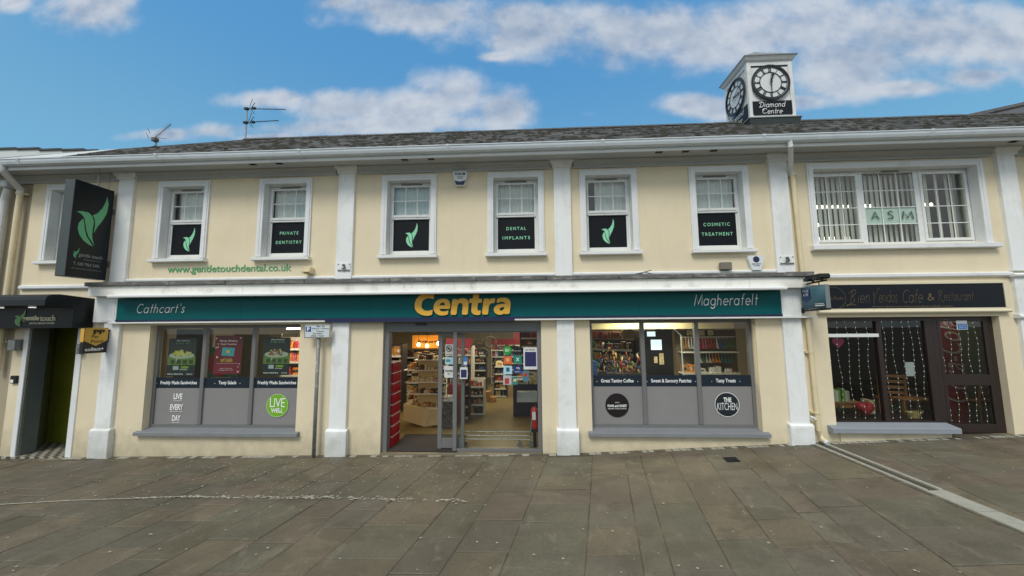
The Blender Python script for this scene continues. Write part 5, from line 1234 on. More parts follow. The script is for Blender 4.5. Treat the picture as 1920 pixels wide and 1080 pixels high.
PAL = [mat('goods_%s' % n_, lin(*c_), .5, var=.55, vs=26, dirt=(.5, .45, .35), dirt_amt=.7, ds=31) for n_, c_ in (('red', (178, 40, 36)), ('cream', (214, 196, 150)), ('tan', (176, 128, 70)), ('orange', (232, 140, 36)), ('green', (70, 122, 62)), ('blue', (44, 92, 150)), ('white', (222, 218, 208)), ('dark', (40, 34, 36)), ('pink', (206, 96, 120)), ('brown', (96, 60, 40)))]
def goods(mb, x0, x1, y0, y1, z, hmax, pal, wmin=.03, wmax=.08):
    x = x0
    while x < x1 - wmin:
        w = random.uniform(wmin, wmax); h = hmax * random.uniform(.6, 1.0); mi = random.choice(pal); y = y0 + random.uniform(0, .03)
        rep = random.randint(1, 3)
        for k in range(rep):
            if x + w > x1: break
            if random.random() < .35: mb.tube([(x + w / 2, y + w / 2, z), (x + w / 2, y + w / 2, z + h * .75), (x + w / 2, y + w / 2, z + h)], [w * .45, w * .45, w * .2], 7, mi)
            else:
                mb.box(x + .003, x + w - .003, y, y1 - .02, z, z + h, mi)
                if random.random() < .6: mb.box(x + .008, x + w - .008, y - .003, y - .0005, z + h * .35, z + h * .7, random.choice((1, 6, 3, 7)))
            x += w
        if random.random() < .08: x += w
def shelves(label, x0, x1, y0, y1, z0, z1, n, pal, m_=M_shelf, name='shelf_unit', group=None, head=None, slope=0, back=True, rot=0):
    t = thing(name, label, 'shelf', ((x0 + x1) / 2, y0, z0), group)
    mb = MB(); 
    if back: mb.box(x0, x1, y1 - .03, y1, z0, z1)
    mb.box(x0, x0 + .03, y0, y1 - .03, z0, z1); mb.box(x1 - .03, x1, y0, y1 - .03, z0, z1)
    build('back_panel', mb, m_, parent=t)
    hh = (z1 - z0) / n; gm_ = MB()
    for k in range(n):
        z = z0 + hh * k + .02; mb = MB(); mb.box(x0 + .031, x1 - .031, y0, y1 - .031, z, z + .025); mb.box(x0 + .031, x1 - .031, y0 - .012, y0 - .001, z - .01, z + .035)
        build('shelf', mb, M_shelf, parent=t); goods(gm_, x0 + .05, x1 - .05, y0 + .02, y1 - .04, z + .026, hh - .06, pal)
    build('goods', gm_, PAL, parent=t, kind='stuff')
    t.rotation_euler = (0, 0, R(rot))
    if head:
        mb = MB(); mb.box(x0, x1, y0 - .04, y0 - .01, z1, z1 + .22); build('header', mb, head, parent=t)
    return t
# left window view
shelves('shelf of orange and red snack packets seen through the left shop window', -6.3, -5.35 + .9, 2.4, 2.85, .3, 2.2, 6, [3, 3, 0, 8, 3], name='snack_shelf')
shelves('dark shelf unit at the left behind the left shop window', -7.5, -6.4, 3.2, 3.6, .3, 2.1, 5, [7, 9, 4, 7], m_=M_dshelf)
shelves('shelf of brown and orange packets between the left window and the door', -4.4, -3.3, 3.0, 3.4, .3, 2.0, 5, [3, 0, 9, 2], m_=M_dshelf)
mb = MB(); mb.bbox(-5.2, -4.2, 1.2, 1.32, 2.40, 2.44, .01); build('strip_light', mb, M_lamp, label='bright strip light near the top of the left shop window', cat='lamp')
area('shop_lamp', -4.7, 1.25, 2.37, .9, .1, 14)
t = thing('promotional_board', 'green board with large red disc behind the left shop window', 'sign', (-6.25, .9, 1.3))
mb = MB(); mb.box(-6.62, -6.0, .9, .92, 1.45, 2.05); build('panel', mb, mat('board_green', lin(50, 120, 84), .5), parent=t)
mb = MB(); mb.disc((-6.36, .893, 1.72), (1, 0, 0), (0, 0, 1), .25, 32, .004); build('disc', mb, mat('disc_red', lin(206, 52, 40), .5), parent=t)
mb = MB(); T(mb, 'price', (-6.47, -6.17, 1.62, 1.72), .885, bold=.03); T(mb, 'more for less', (-6.42, -6.14, 1.76, 1.79), .885, bold=.02); build('lettering', mb, M_wtext, parent=t)
mb = MB(); mb.bbox(-7.45, -6.66, 1.0, 1.06, .3, 2.42, .01); build('dark_backing', mb, mat('backing_charcoal', lin(70, 72, 62), .7), label='tall added dark panel darkening the view behind the left pane of the left shop window', cat='screen')  # added panel, gives the left pane its dark background
mb = MB(); mb.bbox(-6.6, -5.5, 1.5, 1.56, .3, 2.3, .01); build('dark_backing', mb, mat('backing_olive', lin(98, 92, 66), .7), label='added olive grey panel darkening the view behind the red poster in the left shop window', cat='screen')  # second added panel, for a dark olive background in the middle pane
# posters hung inside the left window
def poster(name, x0, x1, z0, z1, label, base, deco, Y=.172):
    t = thing(name, label, 'poster', ((x0 + x1) / 2, Y, z0)); mb = MB(); mb.box(x0, x1, Y, Y + .004, z0, z1); build('sheet', mb, base, parent=t); deco(t, x0, x1, z0, z1, Y); return t
def food(l2, accent, foodc):
    def f(t, x0, x1, z0, z1, Y):
        w, h = x1 - x0, z1 - z0; X = lambda a: x0 + w * a; Z = lambda b: z0 + h * b
        mb = MB(); mb.box(X(0), X(1), Y - .0015, Y - .0005, Z(.30), Z(.52)); build('green_band', mb, mat('poster_lime', lin(92, 122, 52), .5), parent=t)
        mb = MB(); n = 28
        mb.poly([(X(.5) + w * .46 * math.cos(2 * math.pi * k / n), Y - .0025, Z(.55) + h * .085 * math.sin(2 * math.pi * k / n)) for k in range(n)])
        mb.poly([(X(.3) + w * .1 * k / 2, Y - .0024, Z(.40) + 0 * k) for k in range(2)] + [(X(.36), Y - .0024, Z(.47)), (X(.3), Y - .0024, Z(.47))])
        build('plate', mb, mat('poster_plate', lin(160, 172, 156), .5), parent=t)
        mb = MB()
        for k in range(40):
            a = random.random() * 6.28; rr = math.sqrt(random.random()); cx = X(.5) + w * .33 * rr * math.cos(a); cz = Z(.6) + h * .085 * rr * math.sin(a) + h * .03 * (1 - rr); s_ = w * random.uniform(.03, .07)
            mb.poly([(cx + s_ * math.cos(q) * random.uniform(.7, 1.2), Y - .0035 - k * .00002, cz + s_ * .7 * math.sin(q)) for q in (0, 1.2, 2.4, 3.6, 4.9)], mi=random.choice((0, 0, 1, 2)))
        build('food_picture', mb, [mat('food_' + foodc[0], lin(*foodc[1]), .6), mat('food_dark', lin(60, 62, 30), .6), mat('food_light', lin(176, 172, 110), .6)], parent=t)
        mb = MB()
        for k in range(4): mb.box(X(.12 + .22 * k), X(.26 + .22 * k), Y - .003, Y - .002, Z(.33), Z(.43), 0)
        mb.box(X(0), X(1), Y - .003, Y - .002, Z(0), Z(.295), 1); mb.box(X(.22), X(.42), Y - .0045, Y - .0035, Z(.17), Z(.27), 2)
        build('panels', mb, [mat('poster_dkgreen', lin(50, 66, 36), .5), mat('poster_black', lin(24, 38, 36), .5), mat('poster_grey', lin(150, 165, 165), .5)], parent=t)
        mb = MB(); T(mb, 'MIX & MATCH', (X(.28), X(.76), Z(.93), Z(.96)), Y - .004, bold=.03); T(mb, 'Dinner Made Easy', (X(.04), X(.6), Z(.04), Z(.075)), Y - .004, bold=.03); T(mb, 'Centra', (X(.72), X(.93), Z(.045), Z(.075)), Y - .004, bold=.01)
        T(mb, 'NO WORRIES', (X(.47), X(.74), Z(.165), Z(.185)), Y - .004, bold=.02); T(mb, l2, (X(.25), X(.78), Z(.855), Z(.915)), Y - .004, mi=1); T(mb, 'DISH', (X(.5), X(.78), Z(.205), Z(.265)), Y - .004, bold=.03, shear=.2, mi=2)
        build('lettering', mb, [M_wtext, mat('poster_mint', lin(120, 170, 130), .5), mat('poster_lime2', lin(150, 200, 40), .5)], parent=t)
    return f
M_pbk = mat('poster_base', lin(28, 42, 38), .45)
poster('poster', -6.76, -6.22, 1.56, 2.25, 'dark salad poster with 2 for £5 in the left shop window', M_pbk, food('2 for £5', 0, ('yellow', (168, 166, 70))))
poster('poster', -4.92, -4.42, 1.58, 2.26, 'dark poster of a meat dish in the right pane of the left shop window', M_pbk, food('2 for £12', 0, ('brown', (130, 84, 50))))
def fest(t, x0, x1, z0, z1, Y):
    w, h = x1 - x0, z1 - z0; X = lambda a: x0 + w * a; Z = lambda b: z0 + h * b
    mb = MB(); mb.box(X(.0), X(1), Y - .0015, Y - .0005, Z(0), Z(.27), 0); build('lower_panel', mb, mat('poster_crimson', lin(118, 22, 44), .5), parent=t)
    mb = MB(); mb.poly([(X(.26), Y - .002, Z(.48)), (X(.72), Y - .002, Z(.46)), (X(.75), Y - .002, Z(.68)), (X(.29), Y - .002, Z(.70))]); build('gift_card', mb, mat('card_teal', lin(60, 150, 160), .5), parent=t)
    mb = MB(); mb.poly([(X(.5) + w * (.13 if k % 2 else .05) * math.cos(k * .785), Y - .003, Z(.58) + h * (.07 if k % 2 else .03) * math.sin(k * .785)) for k in range(8)]); T(mb, 'GIFT CARDS', (X(.25), X(.68), Z(.315), Z(.385)), Y - .003, bold=.03); build('star', mb, mat('card_yellow', lin(200, 180, 50), .5), parent=t)
    mb = MB(); T(mb, 'Shop Smart,', (X(.17), X(.84), Z(.83), Z(.89)), Y - .003, bold=.035); T(mb, 'Feel Festive', (X(.22), X(.8), Z(.755), Z(.805)), Y - .003, bold=.01); T(mb, 'Win a Centra', (X(.35), X(.65), Z(.4), Z(.418)), Y - .003)
    T(mb, 'Merry Christmas', (X(.25), X(.7), Z(.13), Z(.155)), Y - .003, bold=.02); T(mb, '& Happy New Year', (X(.2), X(.74), Z(.085), Z(.112)), Y - .003, bold=.02); mb.box(X(.1), X(.9), Y - .003, Y - .002, Z(.272), Z(.278))
    for k in range(9):
        mb.disc((X(random.choice((random.uniform(.03, .15), random.uniform(.85, .97)))), Y - .003, Z(random.uniform(.05, .95))), (1, 0, 0), (0, 0, 1), w * random.uniform(.01, .035), 10)
    build('lettering', mb, mat('poster_offwhite', lin(222, 200, 200), .5), parent=t)
poster('poster', -5.86, -5.34, 1.60, 2.30, 'red Shop Smart, Feel Festive poster in the middle pane of the left shop window', mat('poster_red', lin(104, 20, 30), .45), fest)
# crates by the door
z = .31
for k in range(8):
    t = thing('drinks_crate', ['bottom', 'second lowest', 'third lowest', 'fourth lowest', 'fifth lowest', 'third highest', 'second highest', 'topmost'][k] + ' red drinks crate in the stack just inside the open door', 'crate', (-2.72, .4, z), 'red drinks crates stacked inside the door')
    mb = MB(); mb.box(-2.95, -2.50, .22, .62, z, z + .165)
    for q in range(5): mb.box(-2.4995, -2.494, .24 + q * .078, .245 + q * .078 + .05, z + .03, z + .13)
    build('body', mb, M_red, parent=t); mb = MB(); mb.bbox(-2.955, -2.492, .215, .625, z + .167, z + .18, .002); build('rim', mb, mat('crate_white', lin(205, 190, 186), .5), parent=t); z += .186
# display stand
t = thing('display_stand', 'tiered cream display stand stacked with boxed cakes inside the door', 'display stand', (-2.4, 1.9, .3))
mb = MB(); mb.poly([(-2.80, 1.7, .42), (-2.3, 1.62, .30), (-1.95, 1.7, .34), (-1.95, 1.7, .66), (-2.2, 1.62, .66), (-2.80, 1.7, .76)], (0, .5, 0)); mb.box(-2.55, -2.1, 1.9, 2.2, .66, 1.7)
build('base', mb, mat('cream_cloth', lin(206, 186, 136), .7), parent=t)
gm_ = MB()
for z, a, b in ((.68, -2.75, -2.0), (.98, -2.75, -2.0), (1.23, -2.78, -1.98), (1.49, -2.82, -1.98), (1.71, -2.6, -2.0)):
    mb = MB(); mb.box(a, b, 1.72, 2.2, z - .02, z); build('shelf', mb, M_shelf, parent=t)
    for row_ in range(2): goods(gm_, a + .06, b - .05, 1.76 + row_ * .18, 1.92 + row_ * .18, z, .11 + .06 * row_, [1, 2, 2, 9, 1, 7])
build('goods', gm_, PAL, parent=t, kind='stuff')
t = thing('hanging_banner', 'orange coffee banner hanging at the back behind the open door', 'banner', (-3.2, 5, 1.8))
mb = MB(); mb.box(-3.68, -2.75, 5.0, 5.02, 1.78, 2.18); build('panel', mb, mat('banner_orange_glow', lin(232, 150, 50), .5, emit=lin(232, 150, 50), es=.25), parent=t)  # faint glow put into the banner colour, no lamp in it
mb = MB(); T(mb, 'FRANK and HONEST', (-3.5, -2.62, 1.94, 2.02), 4.99, bold=.03); build('lettering', mb, M_blk, parent=t)
for x, z in ((-3.42, 1.92), (-3.16, 1.88), (-2.82, 1.95)):
    t = thing('pendant_lamp', {-3.42: 'left', -3.16: 'lowest, middle', -2.82: 'right'}[x] + ' glowing pendant lamp in front of the orange banner', 'lamp', (x, 4.8, z), 'pendant lamps inside the door')
    mb = MB(); mb.tube([(x, 4.8, z), (x, 4.8, 2.72)], .006, 5); build('cord', mb, M_blk, parent=t)
    mb = MB(); mb.tube([(x, 4.8, z - .07), (x, 4.8, z - .045), (x, 4.8, z), (x, 4.8, z + .04)], [.02, .05, .05, .015], 12); build('bulb', mb, M_lampw, parent=t)
# shop depth
shelves('dark bread and coffee shelf behind the cake stand', -3.9, -2.2, 4.4, 4.8, .3, 1.75, 6, [7, 9, 1, 2], m_=M_dshelf)
shelves('red headed sweets shelf left of the long aisle', -2.3, -1.6, 3.6, 4.1, .3, 1.9, 6, [0, 8, 1, 6, 2], head=mat('header_red', lin(190, 50, 70), .5))
shelves('tall dark rack at the back of the aisle', -2.7, -1.7, 6.8, 7.2, .3, 1.8, 5, [7, 9, 7, 1], m_=M_dshelf)
shelves('brightly lit white shelves across the back of the shop', -1.5, 1.2, 7.6, 8.0, .3, 1.75, 6, [0, 8, 5, 3, 6, 7], head=mat('header_maroon', lin(128, 26, 36), .5))
shelves('dark gondola of small goods in the middle aisle', -1.15, -.75, 5.0, 5.5, .3, 1.4, 5, [7, 0, 5, 1], m_=M_dshelf)
shelves('dense low gondola of boxed goods behind the left of the door glass', -1.62, -1.15, 2.7, 3.0, .3, 1.15, 4, [0, 9, 2, 7, 4])
shelves('tall gondola of mixed packets beside the sliding leaf', -1.95, -1.45, 2.3, 2.5, .3, 1.55, 5, [9, 0, 1, 4, 7], m_=M_dshelf)
shelves('dark magazine rack deep in the aisle', -2.0, -1.45, 5.6, 5.9, .3, 1.7, 6, [7, 5, 9, 8, 7], m_=M_dshelf)
shelves('mixed shelf above the bread counter at the right of the door', -.3, 1.2, 3.4, 3.7, 1.2, 2.3, 5, [7, 2, 5, 0, 9], m_=M_dshelf)
t = thing('hanging_promotion', 'dark red promotion board hanging above the back shelves', 'board', (-.4, 5.5, 2.0))
mb = MB(); mb.box(-.55, .5, 5.5, 5.52, 2.0, 2.3); build('panel', mb, mat('board_maroon', lin(120, 26, 36), .5), parent=t)
for (x, y, z, r_, s_) in ((-1.25, 5.0, 1.95, .17, 'large round wreath'), (-1.62, 5.2, 1.88, .13, 'small round wreath on the left'), (-1.47, 4.9, 1.62, .15, 'lower round wreath')):
    mb = MB(); pts = [(x + r_ * math.cos(k * .3142 * 1.0), y, z + r_ * math.sin(k * .3142)) for k in range(21)]; mb.tube(pts, .028, 6); mb.box(x - .008, x + .008, y - .01, y + .01, z + r_, 2.7)
    build('wreath', mb, mat('wreath_dark', lin(60, 50, 34), .9, var=.4, vs=40), label=s_ + ' hanging over the aisle inside the door', cat='wreath', group='round wreaths hanging in the shop')
t = thing('counter', 'navy counter piled with bread behind the fixed door glass', 'counter', (.2, 2.6, .3))
mb = MB(); mb.box(-.45, .9, 2.6, 3.2, .3, 1.05); build('base', mb, mat('counter_navy', lin(30, 30, 62), .5), parent=t)
mb = MB(); goods(mb, -.4, .85, 2.62, 2.9, 1.05, .14, [1, 2, 1, 6], .08, .14); goods(mb, -.2, .85, 2.9, 3.15, 1.05, .24, [1, 2, 9, 6], .08, .14); build('goods', mb, PAL, parent=t, kind='stuff')
t = thing('cardboard_boxes', 'low pile of tan cardboard boxes on the aisle floor', 'boxes', (-1.3, 5.5, .3))
mb = MB()
for k in range(7): x = -1.7 + .17 * (k % 4); mb.bbox(x, x + .16, 4.3, 4.5, .3 + .15 * (k // 4), .44 + .15 * (k // 4), .006)
build('box_pile', mb, PAL[2], parent=t)
for k, (x, y, w, h, ci, s_) in enumerate(((-1.75, 1.5, .28, .55, 7, 'black crate of bottles beside the sliding leaf'), (-1.72, 2.0, .34, .85, 0, 'red and green snack bin beside the sliding leaf'))):
    t = thing('floor_bin', s_, 'bin', (x, y, .3)); mb = MB(); mb.bbox(x - w / 2, x + w / 2, y, y + .3, .3, .3 + h, .01); build('body', mb, PAL[ci], parent=t)
    mb = MB(); goods(mb, x - w / 2 + .02, x + w / 2 - .02, y + .02, y + .27, .3 + h, .16, [4, 0, 1, 6]); build('goods', mb, PAL, parent=t, kind='stuff')
# door glass notices
def notice(x0, x1, z0, z1, base, label, inner=None, txt=None, Y=.084, rnd=False, tcol=None, name='notice'):
    t = thing(name, label, 'sticker', ((x0 + x1) / 2, Y, z0)); mb = MB(); c, d = (x0 + x1) / 2, (z0 + z1) / 2
    if rnd: mb.disc((c, Y, d), (1, 0, 0), (0, 0, 1), (x1 - x0) / 2, 28, .002)
    else: mb.bbox(x0, x1, Y, Y + .003, z0, z1, .001)
    build('sheet', mb, base, parent=t)
    if inner: mb = MB(); mb.box(x0 + (x1 - x0) * inner[0], x0 + (x1 - x0) * inner[1], Y - .002, Y - .0008, z0 + (z1 - z0) * inner[2], z0 + (z1 - z0) * inner[3]); build('print', mb, inner[4], parent=t)
    if txt:
        mb = MB()
        for s_, a, b, e, f_ in txt: T(mb, s_, (x0 + (x1 - x0) * a, x0 + (x1 - x0) * b, z0 + (z1 - z0) * e, z0 + (z1 - z0) * f_), Y - .003, bold=.02)
        build('lettering', mb, tcol or M_wtext, parent=t)
    return t
M_ng = mat('notice_navy', lin(40, 40, 92), .5); M_st = mat('sticker_green', lin(44, 150, 58), .4); M_pw = mat('paper_white', lin(214, 218, 218), .6)
notice(-.14, .10, 1.68, 2.06, M_pw, 'large white framed notice with navy panel at the top right of the door glass', (.1, .92, .14, .80, M_ng), [('ON THE DAY', .15, .85, .86, .93)], tcol=M_blk)
notice(-.50, -.345, 1.935, 2.09, M_st, 'round green sticker at the top of the door glass', txt=[('G+', .25, .75, .35, .7)], rnd=True)
notice(-.49, -.345, 1.77, 1.91, mat('sticker_orange', lin(214, 108, 48), .4), 'orange square sticker below the round green sticker', (.3, .7, .35, .75, mat('sticker_orange2', lin(232, 170, 130), .4)))
notice(-.315, -.17, 1.78, 1.92, mat('sticker_teal', lin(20, 130, 112), .4), 'teal square sticker with a white cross on the door glass', txt=[('X', .3, .7, .3, .75)])
notice(-.315, -.17, 1.945, 2.07, M_blk, 'black square sticker right of the round green sticker', txt=[('stop here', .1, .9, .4, .5)])
notice(-.49, -.34, 1.60, 1.745, mat('sticker_pale', lin(176, 214, 224), .4), 'pale blue rounded sticker with a bus symbol on the door glass', (.3, .7, .3, .8, mat('sticker_blue', lin(40, 100, 130), .4)))
notice(-.315, -.17, 1.61, 1.745, mat('sticker_royal', lin(34, 56, 118), .4), 'dark blue square sticker with loudspeaker symbol on the door glass', txt=[('<)', .3, .7, .5, .85), ('hearing', .15, .85, .15, .3)])
notice(-.50, -.35, 1.42, 1.58, mat('leaflet', lin(180, 184, 190), .5), 'small leaflet with a red picture low in the row of stickers', (.2, .7, .1, .7, PAL[0]))
notice(-.34, -.25, 1.42, 1.56, mat('leaflet_teal', lin(60, 130, 130), .5), 'small teal leaflet beside the red picture leaflet', (.2, .8, .4, .7, PAL[1]))
notice(-.16, -.05, 1.48, 1.66, mat('leaflet_blue', lin(70, 120, 140), .5), 'blue leaflet with a red disc under the large framed notice', (.25, .75, .45, .8, PAL[0]))
notice(-1.26, -1.125, 1.52, 1.72, M_pw, 'white notice with small navy panel at the left of the door glass', (.12, .88, .12, .8, M_ng))
notice(-1.20, -1.13, 1.75, 1.90, mat('leaflet_sky', lin(60, 120, 190), .5), 'narrow blue leaflet above the small navy panel notice', (.1, .9, .1, .45, M_pw))
notice(-1.555, -1.39, 1.53, 1.735, M_pw, 'white Automatic door notice on the sliding leaf', txt=[('Automatic', .08, .92, .5, .72), ('door', .35, .65, .28, .42)], Y=.162, tcol=M_blk)
notice(-1.545, -1.40, 1.91, 2.12, mat('sheet_pink', lin(190, 190, 186), .5), 'no dogs notice at the top of the sliding leaf', Y=.162, txt=[('no dogs', .15, .85, .06, .18)], tcol=M_blk)
mb = MB(); mb.disc((-1.475, .157, 2.045), (1, 0, 0), (0, 0, 1), .055, 24, .002, 0, .044); mb.poly([(-1.51, .157, 2.075), (-1.50, .157, 2.085), (-1.44, .157, 2.015), (-1.45, .157, 2.005)]); mb.box(-1.5, -1.45, .157, .158, 2.03, 2.055)
build('no_dogs_symbol', mb, mat('symbol_dark', lin(50, 54, 60), .5), label='dark crossed circle symbol on the no dogs notice', cat='symbol')
notice(-1.545, -1.38, 1.765, 1.89, mat('sheet_blue', lin(170, 206, 214), .5), 'pale blue card between the no dogs and Automatic door notices', (.1, .6, .35, .7, mat('sheet_teal', lin(60, 140, 160), .5)), Y=.162)
mb = MB(); mb.bbox(-.27, .095, .28, .45, 1.08, 1.26, .008); build('wall_box', mb, mat('box_grey', lin(128, 126, 124), .5), label='plain grey box low behind the right side of the door glass', cat='box')
t = thing('fire_extinguisher', 'red fire extinguisher on a stand behind the right side of the door glass', 'extinguisher', (.04, .35, .3))
mb = MB(); mb.tube([(.04, .35, .62), (.04, .35, .64), (.04, .35, .93), (.04, .35, .975), (.04, .35, 1.0)], [.06, .068, .068, .045, .02], 18); build('cylinder', mb, M_red, parent=t)
mb = MB(); mb.tube([(.04, .35, .3), (.04, .35, .62)], .03, 8); mb.bbox(-.02, .10, .3, .42, .56, .62, .01); mb.tube([(.04, .35, 1.0), (.04, .33, 1.04), (-.02, .30, 1.05)], .012, 6); mb.tube([(.05, .32, 1.02), (.10, .29, .95), (.1, .29, .72)], .009, 6); build('stand', mb, M_blk, parent=t)
mb = MB(); mb.box(.0, .06, .2795, .281, .78, .92); build('label_plate', mb, M_pw, parent=t)
t = thing('cage_trolley', 'low steel trolley base with castors behind the door glass', 'trolley', (-.6, .35, .3))
mb = MB()
for z, y in ((.50, .3), (.44, .3), (.50, .55)): mb.tube([(-1.28, y, z), (-.05, y, z), (.0, y, z - .03)], .012, 8)
for k in range(9): mb.tube([(-1.25 + k * .14, .3, .5), (-1.25 + k * .14, .55, .5)], .007, 6)
mb.tube([(-.05, .3, .5), (-.02, .3, .66), (.0, .3, .8)], .014, 8)
build('frame', mb, M_steel, parent=t)
for x in (-.22, -.03, -1.2):
    mb = MB(); mb.tube([(x, .28, .355), (x, .31, .355)], .045, 16); mb.tube([(x, .295, .38), (x - .02, .295, .44)], .01, 6); build('castor', mb, mat('castor_grey', lin(100, 100, 98), .5), parent=t)
# right window interior
t = thing('bulkhead', 'lit cream bulkhead across the top of the right shop window', 'bulkhead', (2.4, 1.1, 2.36))
mb = MB(); mb.box(.9, 3.95, 1.0, 1.35, 2.36, 2.719); build('panel', mb, M_icream, parent=t)
area('shop_lamp', 2.0, .65, 2.62, .9, .1, 9, (1, .9, .6)); 
shelves('angled gondola of red and tan goods in the left pane of the right shop window', 1.25, 2.35, 2.3, 2.7, .3, 2.1, 7, [0, 2, 9, 1, 7, 3], m_=M_dshelf, rot=-32)
shelves('packed wall shelf of sweets behind the left pane of the right shop window', .95, 2.3, 3.1, 3.4, .3, 2.3, 8, [0, 2, 9, 3, 1, 8], rot=-12)
t = thing('gift_display', 'crowded display of small gifts and tins in the left pane of the right window', 'display', (1.6, 1.0, .3))
mb = MB(); mb.box(1.1, 2.25, .95, 1.3, .3, 1.5); build('base', mb, M_dshelf, parent=t)
mb = MB()
for k in range(150):
    x = random.uniform(1.22, 2.2); y = random.uniform(.98, 1.3); z = 1.5 + abs(random.gauss(0, .16)) * (1.6 - abs(x - 1.4)); w = random.uniform(.02, .05); h = random.uniform(.03, .08); mi = random.choice([0, 2, 4, 7, 7, 7, 9, 9, 9, 1, 5])
    if random.random() < .5: mb.bbox(x, x + w, y, y + w, z, z + h, .004, mi)
    else: mb.tube([(x, y, z), (x, y, z + h * .7), (x, y, z + h)], [w * .5, w * .55, w * .2], 8, mi)
for k in range(70):
    x = random.uniform(1.08, 1.3); z = random.uniform(1.75, 2.12); y = random.uniform(.9, 1.1); s_ = .03
    mb.poly([(x, y, z), (x + s_ * random.uniform(-1, 1), y - .01, z + s_), (x + s_, y, z + s_ * random.uniform(-1, 1))], mi=4)
mb.box(1.12, 1.15, 1.0, 1.03, 1.5, 2.1, 7)
build('goods', mb, PAL, parent=t, kind='stuff')
shelves('short rack of green and white packets low in the right shop window', 1.62, 2.2, 1.5, 1.75, .3, 1.62, 5, [4, 6, 2, 9], m_=M_dshelf)
shelves('low dark gondola in front at the left of the right shop window', .95, 1.5, 1.3, 1.6, .3, 1.75, 5, [5, 0, 6, 7, 4], m_=M_dshelf)
mb = MB(); mb.bbox(1.07, 1.2, .45, .7, .3, 1.78, .006); build('blue_display_box', mb, PAL[5], label='tall blue display box at the left edge of the right shop window', cat='box')
t = thing('coffee_machine', 'tall black coffee machine in the middle pane of the right shop window', 'machine', (2.8, 1.7, .3))
mb = MB(); mb.bbox(2.32, 2.95, 1.5, 2.1, .3, 2.33, .01); build('body', mb, M_blk, parent=t)
mb = MB(); mb.box(2.50, 2.72, 1.494, 1.499, 1.92, 2.13); mb.box(2.43, 2.60, 1.494, 1.499, 2.2, 2.3); build('screen', mb, mat('screen_white', lin(200, 220, 220), .5, emit=(.8, 1, 1), es=1.1), parent=t)
mb = MB(); mb.box(2.66, 2.75, 1.493, 1.498, 1.62, 1.85); mb.box(2.55, 2.62, 1.493, 1.498, 1.65, 1.78); build('label_plate', mb, PAL[1], parent=t)
mb = MB(); mb.tube([(2.66, .6, 2.36), (2.78, .6, 2.24), (2.79, .6, 1.3)], .012, 8); build('white_conduit', mb, M_upvc, label='white cable conduit bending down behind the middle pane of the right window', cat='conduit')
t = thing('garment_rail', 'wall rail unit holding two rows of hanging gift bags in the right pane', 'rail', (3.5, 1.35, .3))
mb = MB(); mb.box(2.98, 4.2, 1.42, 1.45, .3, 2.33); build('back_panel', mb, mat('rail_back', lin(110, 100, 84), .7), parent=t)
mb = MB(); mb.box(3.0, 4.08, 1.1, 1.4, 1.46, 1.49); mb.box(3.0, 4.08, 1.1, 1.4, 1.88, 1.89); mb.tube([(3.02, 1.22, 2.19), (4.08, 1.22, 2.19)], .008, 6); mb.tube([(3.02, 1.22, 1.89), (4.08, 1.22, 1.89)], .008, 6); build('shelf', mb, M_shelf, parent=t)
mb = MB(); goods(mb, 3.02, 3.36, 1.15, 1.38, 1.49, .16, [3, 6, 2]); goods(mb, 3.36, 4.05, 1.15, 1.38, 1.49, .12, [6, 1, 8, 6, 9], .04, .07); build('goods', mb, PAL, parent=t, kind='stuff')
GC = {}
ORDI = ['first', 'second', 'third', 'fourth', 'fifth', 'sixth']
def gift(x, z1, h, ci, w=.055):
    mb = MB(); mb.poly([(x, 1.16, z1 - h), (x + w, 1.18, z1 - h - .015), (x + w, 1.26, z1 - h), (x + w * .8, 1.25, z1 - .03), (x + w * .5, 1.22, z1), (x + w * .15, 1.18, z1 - .03)], (.012, .0, 0)); mb.tube([(x + w * .5, 1.22, z1 - .01), (x + w * .5, 1.22, z1 + .02)], .004, 5, 1)
    nmz = ['red', 'cream', 'tan', 'orange', 'green', 'blue', 'white', 'dark', 'pink', 'brown'][ci]
    nmz = {'brown': 'teal'}.get(nmz, nmz)
    rowz = 'upper' if z1 > 2 else 'lower'
    mt = PAL[ci] if ci != 9 else mat('goods_teal', lin(30, 120, 116), .5)
    build('hanging_bag', mb, [mt, PAL[6]], label='%s %s gift bag from the left on the %s rail in the right shop window' % (ORDI[GC.setdefault((nmz, rowz), 0)], nmz, rowz), cat='bag', group='%s gift bags on the %s rail' % (nmz, rowz))
    GC[nmz, rowz] += 1
for k, ci in enumerate([2, 2, 6, 6, 9, 6, 0, 8, 8, 0, 0, 0, 6, 5, 5, 4, 4, 4, 4]): gift(3.02 + k * .055, 2.17, .2, ci)
for k, ci in enumerate([6, 6, 4, 6, 6, 3, 3, 3, 9, 9, 9, 9]): gift(3.28 + k * .06, 1.87, .18, ci, .06)
for x, s_ in ((3.18, 'left'), (3.42, 'middle'), (3.6, 'right')):
    mb = MB(); mb.bbox(x, x + .16, 1.39, 1.415, 2.2, 2.34, .004); mb.box(x + .02, x + .14, 1.385, 1.389, 2.215, 2.325, 1); build('picture', mb, [M_blk, PAL[1]], label=s_ + ' small framed picture above the gift bags', cat='picture', group='framed pictures above the gift bags')

